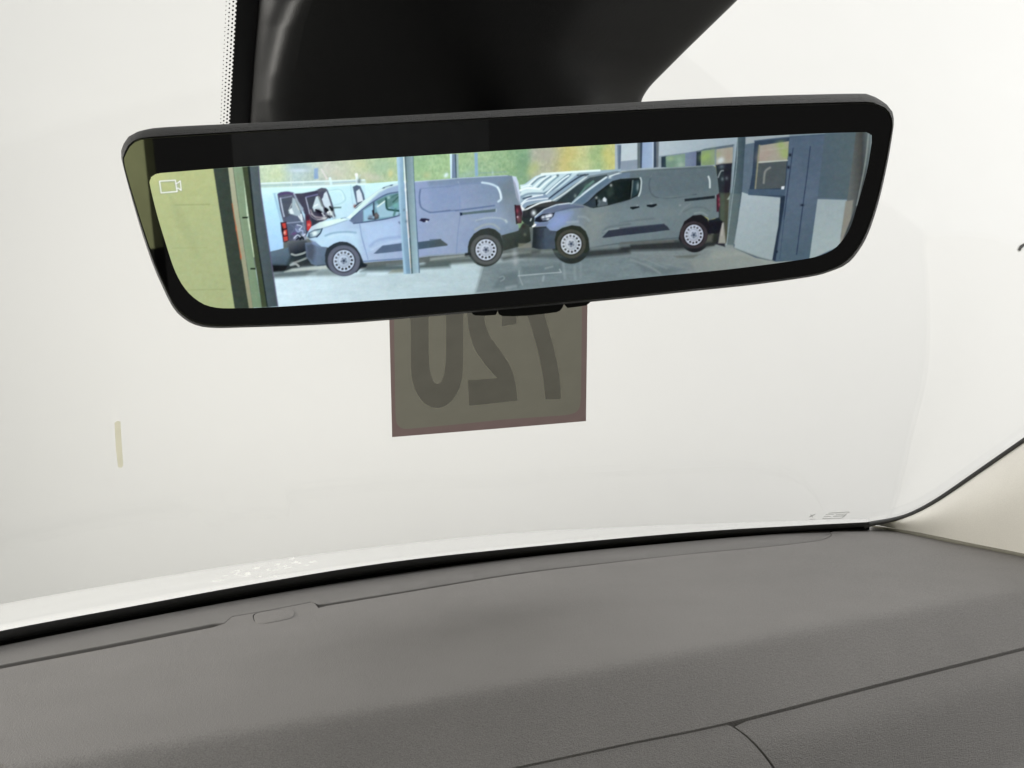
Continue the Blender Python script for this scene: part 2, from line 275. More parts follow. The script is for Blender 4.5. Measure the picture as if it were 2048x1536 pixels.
line('r 788,440 765,640 735,860 690,1210', 2, (48, 64, 90), 1.4); line('r 665,450 640,640 600,960', 2, (48, 64, 90), 1.4, .9); blob('r 730,858', 4, 2.4, (28, 38, 56), 1); blob('r 643,500 632,588', 3, 3.5, (24, 32, 46), 1); blob('r 550,1190', 2, 3, (30, 40, 56), .9)
line('r 600,960 570,1240', 1.6, (58, 78, 104), 1.4, .8); line('r 390,400 640,372 890,355', 2.2, (70, 90, 112), 1.6)
R('r 840,815 1095,822 1040,1060 1000,1150 780,1250', lg((1640, 400), (146, 164, 170), (1690, 500), (154, 172, 174)), 'panel_picture_narrow')
R('r 1115,335 1165,333 1165,600 1100,900 1010,1130 1005,1080 1060,760', lg((1700, 0), (96, 104, 104), (1722, 0), (74, 76, 74)), 'building_picture', 2); R('r 1040,830 1095,822 1075,980 1020,1120 1000,1130', (134, 134, 124), None, 3)
R('r 1160,333 1260,330 1260,700 1000,1200 1010,1130 1100,900 1150,640', lg((1724, 0), (66, 72, 74), (1744, 0), (112, 128, 130)), 'building_picture', 2); line('r 1205,340 1180,560 1120,860', 3, (146, 158, 154), 2, .7); line('r 1228,350 1215,540 1150,840', 2, (170, 186, 190), 2, .6)
fill('p 1490,512 1545,524 1560,532 1400,560 1380,520', lg((1400, 500), (130, 142, 138), (1550, 520), (138, 150, 146)), 'floor_picture', 6, .8)
line('r 245,1165 420,1230 520,1255', 2.5, (120, 132, 128), 2.5, .7)

# --- the row of vans parked nose-out between the two silver ones
fill('d 100,490 240,390 340,352 700,325 1300,295 1300,600 700,900 100,900 0,700', (150, 172, 184), 'row_of_vans_picture', 2)
fill('d 60,490 130,480 250,385 330,355 800,325 780,345 560,520 400,600 90,640 70,560', (188, 212, 220), None, 2)
for s, c, w in [('d 160,500 260,410 350,372', (232, 248, 250), 3), ('d 190,500 290,410 370,385', (120, 144, 156), 3.5), ('d 230,520 330,430 420,385', (226, 244, 248), 3), ('d 270,530 360,440 440,385', (116, 140, 152), 3),
                ('d 300,540 400,450 500,380', (228, 246, 248), 3), ('d 340,560 440,460 530,385', (130, 156, 168), 3), ('d 80,520 160,495 200,500', (222, 240, 244), 3), ('d 60,560 150,530 300,540', (232, 248, 246), 4), ('d 70,610 130,570 330,560', (200, 222, 226), 4), ('d 75,640 170,600 330,595', (130, 152, 168), 4)]:
    line(s, w, c, 2)
line('d 330,358 700,332 1040,312', 4, (222, 244, 246), 2)
fill('d 360,600 560,440 650,375 700,370 480,560 420,660 380,610', (150, 174, 190), None, 1.6); fill('d 300,610 400,560 560,420 640,360 700,350 660,400 520,520 390,610', (112, 134, 150), None, 2)
line('d 375,610 470,520 590,420 660,375', 3, (220, 240, 246), 1.5); fill('d 410,650 560,520 740,380 860,360 640,560 450,690', (138, 162, 180), None, 2); line('d 415,660 560,550 760,410 860,365', 3, (58, 72, 88), 1.6)
fill('d 75,700 150,650 300,610 380,605 420,660 300,690 150,740 110,790 75,760', (132, 152, 172), None, 2); line('d 80,720 170,650 340,612', 2.6, (226, 240, 246), 1.6); line('d 80,745 150,690 400,655', 2.4, (216, 230, 238), 1.6); line('d 100,660 200,630', 3, (70, 86, 104), 2)
fill('d 440,690 700,500 900,380 1100,345 1250,320 1300,330 900,540 600,740 460,720', (118, 134, 142), None, 1.8)
fill('d 500,700 760,500 920,400 1130,360 1140,390 960,480 760,640 700,700 680,740', lg((1110, 400), (46, 58, 62), (1210, 350), (70, 84, 88)), None, 1.6); fill('d 760,640 860,510 960,430 980,450 860,550 800,620', (96, 128, 122), None, 2); blob('d 740,625', 3, 4, (130, 150, 146), .8); blob('d 880,500', 6, 5, (84,112,100), .7)
line('d 455,690 600,600 760,480 880,390', 3, (196, 212, 214), 1.6); line('d 800,370 900,362', 2, (60, 70, 80), 1.6); blob('d 775,372 525,372 870,375', 3, 2, (70, 84, 92), .9)
fill('d 100,800 150,750 300,705 430,690 660,705 380,790 250,880 220,1010 150,1010 80,920', (42, 46, 50), None, 2); fill('d 150,760 300,710 440,690 640,710 400,760', (70, 72, 72), None, 3, .8)
line('d 70,745 110,790 140,790 300,715 440,685', 3, (226, 236, 240), 1.5); line('d 65,750 100,800', 3, (236, 244, 248), 1.6); blob('d 230,835', 5, 6, (216, 228, 234), 1); line('d 190,930 200,905', 2.4, (200, 210, 222), 1.5, .9); blob('d 130,830', 5, 6, (58, 62, 64), .8)

# --- second silver van (right)
fill(ell(1030+690/6.1435, 290+1190/6.1435, 40, 44), (46, 52, 50), 'van_picture_right_silver', 2); fill(ell(1240+880/5.908, 260+1210/5.908, 33, 40), (36, 36, 40), 'van_picture_right_silver', 2)
VB2 = lg((1075, 430), (122, 142, 172), (1440, 400), (98, 112, 116), (.14, (126, 144, 168)), (.26, (118, 130, 134)), (.5, (108, 122, 128)))
v2 = fill('d 240,880 350,790 500,730 660,708 700,715 900,540 1110,390 1180,370 1290,335 1413,320 e 0,485 400,460 800,430 1090,415 1130,440 1150,560 1170,740 1165,1030 1050,1065 1040,1040 960,1000 860,1010 760,1080 710,1200 690,1290 d 1413,1250 920,1290 905,1150 870,1060 800,1000 700,985 580,1020 510,1060 430,1050 380,1000 240,1000', VB2, 'van_picture_right_silver')
CLIP[0] = v2
fill('e -200,860 1160,760 1160,1060 -200,1320', (118, 132, 136), None, 60, .5); fill('e -50,480 1140,400 1170,760 -50,860', (90, 104, 112), None, 30, .55)
fill('d 900,560 1130,390 1280,340 1413,330 1413,410 1200,450 1000,600 840,740 700,720', (104, 122, 140), None, 2); fill('d 720,700 880,580 1120,400 1180,420 940,610 830,730', (90, 112, 130), None, 3, .8)
line('d 690,718 850,590 1000,480 1120,395', 4, (204, 222, 228), 2); line('d 1165,385 1230,355 1300,340', 4, (206, 222, 226), 2); blob('d 1165,403', 4, 2, (190, 206, 212), .9); line('d 1300,338 1413,318 e 400,462 800,432 1090,415', 2.6, (146, 160, 164), 2, .8); line('e -10,490 60,480', 3, (180, 196, 206), 2); line('e 0,505 300,478 850,452 1080,440', 2.6, (78, 90, 94), 2.5, .5)
line('d 250,880 340,800 500,740 680,710', 3, (206, 220, 224), 2); fill('d 350,800 520,740 690,725 860,760 700,780 520,820 480,830 330,850', (100, 112, 134), None, 3); line('d 490,820 690,770 840,760', 2.4, (82, 94, 112), 2.4, .7)
fill('d 400,990 460,900 520,840 700,830 640,950 540,1010 470,1050', (134, 152, 196), None, 14, .8); line('d 780,880 870,890 910,930', 4, (142, 154, 160), 4, .7); line('d 640,950 770,940', 4, (150, 162, 172), 4, .7); fill('d 900,800 1130,820 1100,980 930,1240 910,1100', (130, 140, 138), None, 26, .7)
line('d 560,1020 690,975 800,985 880,1060', 3, (140, 150, 150), 3, .5)
line('d 1080,1080 1150,1010 1413,970 e 0,1100 400,1045', 4, (88, 100, 106), 4, .5); line('d 1085,1070 1160,1040 1413,1010', 2.4, (146, 156, 158), 3, .5); line('e 0,1105 300,1070', 2, (140,150,152), 3, .3)
line('e 690,1275 0,1340 d 920,1270', 3, (78, 90, 94), 2.5, .7)
line('d 990,760 e -20,870', 2, (84, 98, 106), 2, .3)
CLIP[0] = None
# windows of it
fill('d 835,735 900,690 1000,590 1200,440 1300,415 1413,405 e 230,560 250,600 240,720 215,775 120,820 0,860 d 1380,680 1130,745 960,775', (34, 42, 44), None, 2); fill('d 850,735 980,640 1000,760 930,770', (52, 64, 72), None, 2)
fill('d 1000,760 1000,650 1060,570 1200,470 1413,430 1413,660 1140,740', lg((1200, 380), (40, 50, 50), (1255, 380), (28, 36, 36)), None, 3); fill('d 1120,560 1200,490 1215,600 1150,650', (54, 66, 62), None, 6, .8)
line('e 240,565 252,610 242,720 220,780', 3, (184, 198, 200), 1.6); line('e 20,570 230,560', 2, (130,144,146), 2, .5)
fill('d 1075,660 1095,635 1130,660 1140,740 1020,760 1005,740', (84, 96, 102), None, 1.6); fill('d 1080,660 1100,640 1125,670 1118,700 1080,690', (206, 214, 220), None, 1.6); line('d 1000,640 1005,740', 2, (14, 18, 20), 1.5); blob('d 1000,648 1180,495', 2.6, 3, (190, 200, 198), .8); blob('d 1035,690', 3, 5, (120,134,140), .8)
line('e 152,600 145,700 125,800', 3, (116, 130, 128), 2, .9); fill('e 160,600 230,590 215,750 140,800', (44, 62, 68), None, 3); blob('e 212,650 208,685', 2.6, 6, (128, 144, 148), .9); line('e 130,600 120,800', 2, (12,16,18), 2)
# trim
fill('d 1070,1135 1150,1050 1413,1015 e 400,1120 520,1110 560,1140 588,1180 400,1205 0,1250 d 1413,1100 1100,1140', (52, 58, 70), None, 1.6)
line('e 0,1160 520,1112', 2, (66, 72, 86), 2, .8)
fill('e 762,815 1120,775 1120,808 765,845', (38, 46, 52), None, 1.5); line('e 1130,770 1135,805', 1.6, (160,170,174), 1.5, .6)
fill('e 120,910 225,900 232,915 150,940 120,925', (28, 34, 40), None, 1.5); fill('e 315,885 430,872 438,888 400,910 370,915 320,905', (28, 34, 40), None, 1.5); blob('e 370,870 205,892', 3, 2, (150, 162, 166), .6); blob('e 710,890', 2.4, 2.4, (150, 160, 160), .7)
line('e 360,560 345,650 370,750 450,800 620,800 900,760', 2.4, (76, 88, 96), 2.4, .7); line('e 355,560 370,545', 2, (120,132,136), 2, .5); line('e 1045,550 1060,600 1062,680', 3.4, (190, 202, 204), 1.8); line('e 460,808 850,770', 2, (128, 140, 142), 2, .4)
line('e 750,970 850,920 980,915 1060,960', 3, (92, 104, 108), 3.5, .6); line('e 700,1000 760,920 820,880', 3, (134,144,144), 4, .4); line('e 880,985 960,975 1030,1010', 3, (136, 148, 150), 3, .7)
fill('e 1140,770 1175,745 1180,900 1165,970 1142,965', (70, 34, 48), None, 2); blob('e 1170,820 1172,880', 2.2, 5, (140, 60, 80), .9); blob('e 1150,1010', 3, 7, (112,122,130), .8)
fill('e 1045,1065 1165,1040 1210,1080 1195,1150 1165,1230 1040,1225 1050,1120', (32, 32, 42), None, 2)
fill('e 1100,1230 1170,1215 1140,1330 1110,1370 1000,1370 1020,1230', (48, 54, 50), None, 4)
# headlamp and bumper
fill('d 250,900 330,850 490,830 470,880 400,940 300,950 240,940', (34, 38, 48), None, 2); fill('d 320,885 380,855 470,845 450,890 390,925 340,930', (92, 102, 122), None, 2)
for s in ('d 345,890', 'd 390,880', 'd 420,870', 'd 440,865', 'd 405,905'): blob(s, 3.4, 3.8, (232, 240, 248), .9)
line('d 340,905 440,890', 2, (50, 56, 70), 2, .6); fill('d 260,965 420,945 390,990 250,1005', (110, 122, 150), None, 3, .9); line('d 220,1002 250,980', 3.6, (238, 244, 248), 1.6)
fill('d 220,1010 380,1000 430,1050 510,1060 490,1160 500,1275 300,1285 210,1260 220,1100', lg((1070, 0), (42, 48, 52), (1112, 0), (74, 84, 96), (.5, (70, 82, 96))), 'van_picture_right_silver', 2); fill('d 300,1060 350,1040 350,1130 300,1150', (54, 60, 72), None, 4, .8); line('d 240,1020 380,1010', 2.4, (40,46,56), 2, .7)
# shadow on the floor
fill('d 500,1290 920,1290 1413,1260 1413,1330 900,1380 600,1400', (48, 56, 58), None, 8, .9); fill('e 0,1360 700,1310 1000,1330 1130,1340 1000,1390 700,1410 0,1430', (46, 52, 54), None, 8, .95)
fill('e 0,1325 640,1295 640,1325 0,1360', (96, 100, 98), None, 3, .8); fill('d 40,1290 520,1290 560,1330 60,1330', (104, 116, 108), None, 6, .6); fill('d 40,1340 520,1325 620,1390 60,1390', (68, 80, 82), None, 6, .7); fill('d 920,1250 1413,1215 1413,1250 930,1290', (112, 122, 124), None, 4, .7); fill('e 1020,1240 1100,1232 1090,1320 1010,1330', (112,114,104), None, 6, .6)
def wheel(cx, cy, tx, ty, rx, ry, lab, rimc, tyre, ang=0):
    fill(ell(cx, cy, tx, ty, ang), tyre, lab, 1.6)
    fill(ell(cx, cy, tx*.96, ty*.96, ang), tuple(v*1.22 for v in tyre), None, 4, .5); fill(ell(cx, cy, rx*1.12, ry*1.12, ang), tuple(v*.62 for v in tyre), None, 3, .8)
    fill(ell(cx, cy, rx, ry, ang), rimc, None, 1.3)
    fill(ell(cx, cy, rx*.92, ry*.92, ang), tuple(v*.86 for v in rimc), None, 1.3)
    for k in range(14):
        a = 2*math.pi*(k+.3)/14; c, s = math.cos(ang), math.sin(ang)
        x, y = .77*rx*math.cos(a), .77*ry*math.sin(a)
        lit = .5+.5*math.cos(a-math.pi*1.2)
        fill(ell(cx+x*c-y*s, cy+x*s+y*c, rx*.1, ry*.115, a), tuple(34+v*.34*lit for v in rimc), None, 1.3, .95)
        line(np.array([(cx+(.66*rx*math.cos(a+.224))*c-(.66*ry*math.sin(a+.224))*s, cy+(.66*rx*math.cos(a+.224))*s+(.66*ry*math.sin(a+.224))*c), (cx+(.88*rx*math.cos(a+.224))*c-(.88*ry*math.sin(a+.224))*s, cy+(.88*rx*math.cos(a+.224))*s+(.88*ry*math.sin(a+.224))*c)]), 2, tuple(min(255, v*1.06) for v in rimc), 1.5, .8)
    fill(ell(cx, cy, rx*.58, ry*.58, ang), tuple(v*.8 for v in rimc), None, 2)
    fill(ell(cx-rx*.05, cy-ry*.04, rx*.47, ry*.47, ang), tuple(v*.94 for v in rimc), None, 3)
    fill(ell(cx+rx*.03, cy+ry*.03, rx*.3, ry*.3, ang), tuple(v*.74 for v in rimc), None, 4)
    fill(ell(cx, cy, rx*.13, ry*.14, ang), (60, 72, 92), None, 2)
    for k in range(5):
        a = 2*math.pi*k/5+.4; blob('p %f,%f' % (cx+.25*rx*math.cos(a), cy+.25*ry*math.sin(a)), 1.6, 1.6, (70, 82, 100), .8)
# arches (dark hollows), then wheels of the right van
fill('d 490,1160 520,1060 590,1015 700,990 800,1005 860,1060 895,1150 910,1280 880,1330 500,1290', (46, 52, 46), None, 2, 1, False)
wheel(1030+690/6.1435, 290+1215/6.1435, 29.5, 29, 20.5, 20.8, 'van_picture_right_silver', (196, 206, 216), (66, 68, 62))
fill('e 695,1290 715,1180 765,1085 860,1020 960,1005 1035,1050 1060,1150 1030,1250 900,1390', (34, 34, 38), None, 2)
wheel(1240+872/5.908, 260+1240/5.908, 28, 27, 18.8, 20.6, 'van_picture_right_silver', (188, 198, 214), (56, 52, 56), .15)

# --- first silver van (left)
fill(ell(510+1140/6.4, 320+1250/6.4, 40, 36), (50, 58, 66), 'van_picture_left_silver', 2); fill(ell(860+680/6.1455, 290+1250/6.1455, 36, 40), (54, 60, 58), 'van_picture_left_silver', 2)
VB1 = lg((600, 450), (180, 212, 232), (1035, 420), (118, 134, 148), (.15, (176, 204, 230)), (.35, (158, 177, 204)), (.55, (140, 157, 190)), (.75, (132, 148, 177)), (.9, (124, 142, 166)))
v1 = fill('a 690,900 720,855 830,795 1100,745 1190,725 1408,520 b 0,760 150,635 300,530 400,470 460,452 545,436 720,415 1138,382 c 0,440 400,400 950,370 1010,380 1030,440 1055,540 1105,700 1110,760 1050,960 1090,985 1090,1050 880,1110 850,1080 800,1035 720,1018 620,1038 540,1090 490,1160 465,1250 465,1335 0,1368 b 610,1305 160,1340 a 1390,1310 1340,1190 1270,1100 1180,1050 1080,1045 1000,1075 940,1120 850,1112 770,1060 690,1010', VB1, 'van_picture_left_silver')
CLIP[0] = v1
fill('a 690,900 720,855 830,795 1100,740 1200,760 1100,790 860,870 800,900', lg((620, 455), (178, 196, 214), (690, 440), (210, 240, 234), (.5, (214, 240, 232))), None, 2.5)
fill('a 1170,740 1420,500 1440,520 1230,760', (218, 246, 238), None, 2.5); fill('b 0,745 160,625 300,525 400,470 560,430 560,460 420,500 280,600 130,720 20,820', (204, 232, 230), None, 3); fill('b 330,540 460,475 560,455 560,540 400,570 200,700 230,640', (148, 172, 200), None, 5, .9)
line('a 860,875 1000,835 1180,770', 2, (150, 172, 188), 2, .8); line('b 370,490 480,455', 2.4, (90, 110, 130), 2, .5); blob('b 380,485 470,455', 3, 2, (60, 76, 92), .9); line('a 1105,745 1160,722', 3, (92, 112, 124), 2, .8)
fill('c -30,440 400,395 960,370 1020,400 1040,560 880,600 800,480 700,460 0,510', (116, 134, 156), None, 8, .8); fill('c 860,480 1010,400 1060,600 1090,720 1040,960 940,900 880,720', (112, 126, 136), None, 14, .8)
line('b 730,418 1138,385 c 400,402 950,372', 2.4, (190, 210, 224), 1.8, .7)
line('c 345,450 360,480', 2, (150,166,186), 2, .7)
fill('c -40,800 1000,740 1060,960 700,1000 400,1100 460,1340 -40,1380', (148, 163, 184), None, 50, .5); fill('c 0,480 330,460 360,800 0,830', (126, 145, 177), None, 12, .5)
fill('b 140,900 560,830 590,1100 300,1130 190,1200', (172, 200, 232), None, 18, .65); line('b 230,1150 330,1080 590,1040', 5, (140, 162, 198), 5, .7); line('b 250,1190 380,1130 590,1085', 4, (184, 206, 232), 5, .6)
fill('a 880,960 1000,920 1330,920 1340,1180 1180,1040 1000,1050 860,1100 780,1060', (184, 216, 234), None, 16, .75); line('a 900,970 1000,935 1180,920 1290,930', 3.5, (132, 164, 186), 3, .8); line('a 960,990 1080,950 1250,960', 4, (196,222,236), 4, .5)
line('a 1340,820 1370,1000 1408,1140 b 130,1030 205,1300', 1.8, (126, 148, 182), 1.6, .8); line('b 560,880 570,890', 4, (90,104,130), 2, .6)
line('b 160,1325 620,1292', 3, (96, 118, 150), 2, .8); line('c 470,1330 0,1362 b 780,1285', 3, (130, 146, 158), 2.5, .8)
CLIP[0] = None
fill('b -10,860 100,775 150,740 150,880 40,893', (104, 120, 146), None, 2)
fill('b 148,740 280,640 420,560 560,540 575,800 400,840 150,880', (112, 150, 164), None, 2)
fill('b 155,745 260,680 265,780 330,840 160,870', (150, 190, 214), None, 2); fill('b 285,690 340,640 420,600 420,700 560,760 560,800 340,830 320,780', (150, 186, 204), None, 3); fill('b 300,640 400,590 560,550 560,640 460,700 420,720 410,640 330,690', (96, 132, 132), None, 3)
line('b 270,650 270,790', 3, (66, 82, 100), 1.6); line('b 315,700 410,630', 3, (210, 232, 232), 1.8); line('b 410,610 420,720 480,740 560,750', 4, (50, 84, 84), 2); line('b 440,620 500,580 545,560', 3, (70, 110, 112), 2, .8); line('b 490,650 550,590', 3, (58, 92, 90), 2, .8); line('b 500,800 520,730', 4, (70, 110, 106), 3, .8); blob('b 520,690', 6, 5, (110, 170, 160), .8); blob('b 440,600', 4, 4, (170, 206, 206), .7)
line('b 15,840 140,735 290,630 420,560 550,535', 2.6, (84, 104, 132), 1.8); line('b 40,893 150,880 400,843 570,800', 2.4, (78, 96, 124), 1.6)
fill('b 270,790 300,765 330,800 325,840 280,850', (82, 84, 90), None, 2); line('b 262,750 270,800', 4, (44, 46, 54), 2); blob('b 225,830 240,815', 5, 4, (110, 124, 140), .9); blob('b 300,800', 3, 4, (130, 120, 116), .7); line('b 210,840 290,845', 2.5, (60,70,84), 2, .8)
# panel swage, slider track, handle, cladding
line('b 800,510 790,600 805,700 860,745 940,768 1138,745 c 0,835 370,800 790,745', 3, (92, 110, 142), 2.2, .9); line('b 800,510 830,495 1138,470 c 350,480 640,465', 2.2, (112, 130, 164), 2.4, .6)
line('c 640,462 740,478 830,520 865,590 875,660 840,695', 4, (190, 212, 226), 2.2); line('c 830,520 862,590 870,650', 3, (214, 232, 240), 1.8); line('c 0,845 300,815', 2, (156,178,214), 2.4, .5)
fill('c 368,830 415,830 805,785 805,820 420,858 370,868', (88, 106, 112), None, 1.6); fill('c 368,828 395,835 395,865 370,868', (30, 42, 66), None, 1.6); line('c 815,785 815,822', 1.6, (170, 188, 196), 1.5, .8)
line('c 365,640 368,830', 1.6, (118,138,176), 1.6, .6); line('c 370,870 340,1100 325,1330', 2, (116, 134, 166), 2, .6); line('c 570,930 700,895 860,900 945,940', 3, (172, 186, 192), 3, .6); line('c 930,925 940,950', 4, (178,192,196), 3, .6); line('c 580,940 640,925', 3, (116,136,154), 4, .5)
line('c 560,1040 660,985 770,975 850,1030', 4, (154, 166, 168), 4, .8)
fill('b 790,860 810,835 860,835 905,845 900,862 840,880', (40, 40, 62), None, 1.6); blob('b 872,868', 2.4, 2, (214, 228, 240), 1)
fill('b 270,1235 370,1145 600,1115 600,1205 300,1238', (86, 104, 128), None, 1.8); fill('b 770,1105 1030,1072 1110,1130 1108,1145 775,1188', lg((840, 0), (70, 90, 108), (890, 0), (76, 86, 88)), None, 1.8); line('c 0,1165 130,1160', 2, (60, 74, 84), 2, .6)
# headlamp, bumper
fill('a 685,930 760,890 860,875 850,920 800,985 700,1005 670,990', (74, 92, 112), None, 2); fill('a 700,935 800,900 850,885 830,930 780,970 710,985', (150, 180, 192), None, 2); blob('a 770,935 745,950', 5, 5, (226, 242, 244), .9); line('a 860,880 835,940 790,985', 2, (56, 72, 90), 1.6); blob('a 720,960', 4, 4, (100,122,140), .7)
fill('a 640,1060 770,1050 850,1110 920,1115 895,1220 910,1345 800,1358 720,1330 660,1240', lg((615, 490), (110, 126, 150), (650, 525), (92, 110, 128)), 'van_picture_left_silver', 2); fill('a 650,1080 760,1060 770,1180 740,1300 660,1250', (74, 84, 98), None, 8, .9); fill('a 700,1010 780,1050 830,1110 740,1080', (128, 150, 184), None, 4, .8)
line('a 800,1352 910,1340', 2, (64, 78, 92), 2, .8)
# tail lamp, rear bumper, gate edge
fill('c 1010,380 1060,390 1090,470 1110,620 1105,700 1060,600', (190, 204, 224), 'van_picture_left_silver', 2); fill('c 1020,420 1050,470 1090,620 1105,730 1060,640', (150, 160, 176), None, 2)
fill('c 1042,738 1110,740 1135,830 1125,960 1060,968', (66, 40, 50), None, 2); blob('c 1070,810 1085,900', 4, 6, (130, 66, 80), .9); blob('c 1075,885', 2, 2, (214, 190, 200), .9); blob('c 1100,930', 4, 5, (110, 50, 56), .8); line('c 1045,740 1065,965', 2, (40, 28, 34), 1.6)
fill('c 880,1110 1060,1065 1090,1050 1140,960 1220,980 1240,1180 1130,1240 900,1300 890,1180', lg((1020, 470), (62, 70, 66), (1045, 500), (46, 52, 48)), 'van_picture_left_silver', 2); blob('c 1165,1100', 3.4, 3.6, (96, 104, 92), .9); blob('c 1150,1000', 5, 5, (56,50,50), .9)
fill('d 40,1210 200,1205 200,1260 40,1270', (128, 130, 116), None, 3, .7)
fill('c -60,1420 500,1380 560,1440 -60,1490', (80, 94, 92), None, 7, .9); fill('b 200,1375 620,1360 620,1430 120,1440', (74, 94, 98), None, 8, .9); fill('b 780,1360 1138,1330 1138,1390 780,1410', (74, 92, 92), None, 8, .9)
fill('c 0,1390 420,1345 430,1375 0,1425', (148, 164, 160), None, 4, .7); fill('c 860,1380 1250,1300 1352,1290 1352,1330 900,1420', (70, 80, 80), None, 7, .8); fill('c 900,1340 1240,1300 1240,1330 900,1370', (120, 132, 126), None, 5, .6)
blob('c 1040,1330 1050,1440', 6, 9, (160, 172, 176), .6); fill('b 480,1420 610,1410 610,1450 440,1460', (130, 138, 120), None, 5, .7)
fill('a 895,1300 910,1180 950,1110 1040,1060 1120,1045 1220,1070 1300,1130 1350,1220 1390,1340 1300,1440 930,1380', (50, 58, 66), None, 2)
fill('b 110,1290 140,1340 200,1360 180,1390 100,1400', (36, 44, 52), None, 2.5)
wheel(510+1137/6.4, 320+1290/6.4, 32.5, 31, 21, 21.5, 'van_picture_left_silver', (190, 208, 228), (88, 94, 108), .25)
fill('c 465,1330 480,1190 540,1100 620,1045 720,1025 800,1045 860,1090 890,1200 880,1330 600,1450', (54, 60, 58), None, 2)
fill('c 430,1330 500,1320 520,1350 430,1360', (40, 48, 50), None, 2)
wheel(860+688/6.1455, 290+1287/6.1455, 31, 30, 20.8, 21, 'van_picture_left_silver', (196, 208, 224), (78, 82, 82), .1)

# --- blue post with its drain pipe in front of the left silver van
fill('b 530,135 606,132 615,420 640,800 700,1465 612,1468 580,1000 560,700 545,420', lg((793, 0), (166, 200, 222), (823, 0), (108, 138, 160), (.35, (138, 170, 192))), 'post_picture_near', 1.5)
fill('b 530,135 560,134 575,700 610,1200 640,1468 612,1468 580,1000 552,500', (164, 198, 220), None, 3, .7)
fill('b 606,132 622,131 640,500 660,900 700,1465 690,1466 640,800', (226, 240, 244), 'post_picture_near', 1.3, .95)
fill('b 618,131 640,130 655,520 690,1000 720,1462 696,1466 665,900 640,500', (84, 104, 110), 'post_picture_near', 1.4)
fill('b 636,130 718,128 730,420 755,860 790,1455 716,1464 690,1000 660,560', lg((812, 0), (112, 134, 142), (836, 0), (150, 178, 192), (.5, (134, 158, 166))), 'post_picture_near', 1.5)
fill('b 714,128 722,128 735,420 760,860 795,1455 785,1458 750,860 728,420', (84, 106, 128), 'post_picture_near', 1.3); line('b 645,760 655,900 672,1050', 2.4, (196, 190, 190), 1.6, .7); blob('b 615,740 640,870 560,790', 2.5, 3, (92, 112, 130), .7); blob('b 628,420 632,510', 2, 4, (240, 248, 250), .8); line('b 680,1180 690,1400', 2, (190, 178, 160), 1.6, .6)

# --- olive wall, gate jamb and its rails at the left
fill('l 200,380 700,340 850,1360 200,1360', lg((310, 350), (176, 184, 134), (450, 600), (160, 170, 128), (.5, (166, 176, 132))), 'wall_picture', 1)
blob('l 300,430', 30, 18, (186, 192, 138), .6); line('l 420,628 660,624', 2, (132, 142, 100), 2.5, .55); line('l 400,930 640,925', 1.6, (148, 158, 112), 2.5, .5); line('l 500,1222 770,1216', 1.6, (142, 150, 108), 2, .6); fill('l 380,560 440,630 560,820 600,1000 560,1000 430,760', (156, 166, 124), None, 10, .5)
fill('l 686,372 790,366 830,700 880,980 945,1352 836,1352 760,860', lg((428, 0), (62, 72, 66), (500, 0), (56, 64, 56)), 'gate_picture', 1.6)
fill('l 790,366 826,364 870,700 920,1050 965,1350 935,1350 880,1000 820,620', lg((460, 330), (168, 172, 148), (505, 610), (140, 140, 116)), 'gate_picture', 1.6); line('l 818,620 880,1000', 2, (176, 96, 66), 2, .7); blob('l 878,990 845,790', 1.5, 6, (196, 96, 60), .7)
line('l 826,368 870,700 930,1100 965,1345', 2, (92, 104, 88), 1.6)
fill('l 826,364 890,362 920,700 985,1100 1025,1345 962,1345 930,1100 870,700', lg((466, 0), (134, 154, 128), (522, 0), (112, 134, 110)), 'gate_picture', 1.4); line('l 850,364 895,700 990,1300', 4, (124, 142, 116), 4, .5)
fill('l 888,712 926,710 928,720 890,722', (30, 38, 30), None, 1.5); fill('l 945,1068 980,1068 982,1078 946,1078', (30, 38, 30), None, 1.5)
fill('l 888,362 940,358 980,800 1070,1342 1024,1345 960,900', (66, 76, 58), 'gate_picture', 1.5); fill('l 925,359 945,358 990,800 1075,1342 1060,1343 975,800', (38, 46, 46), 'gate_picture', 1.4)
fill('l 940,358 1004,354 1020,540 1080,950 1138,1336 1068,1342 985,800', lg((500, 0), (86, 98, 102), (556, 0), (68, 80, 84)), 'gate_picture', 1.5); line('l 1003,355 1018,540 1080,950 1137,1336', 2.4, (96, 92, 120), 1.8, .7)

# --- camera symbol of the mirror in the corner
IC = 'l 308,462 420,455 424,470 455,460 463,525 432,518 436,538 322,545'
line('l 311,466 421,459 434,536 323,544 311,466', 3.6, (120, 132, 128), 4, .5, False); line('l 425,480 455,463 461,527 432,512', 3.4, (120, 130, 124), 4, .5, False)
for q in ('l 311,462 421,455 434,534 322,543 311,462', 'l 424,478 436,476 455,460 462,526 440,510 430,512'): line(q, 1.9, (246, 250, 250), 1.1, 1, False, 'camera_symbol')
line('l 436,478 440,508', 1.4, (170, 180, 176), 1.2, .8)

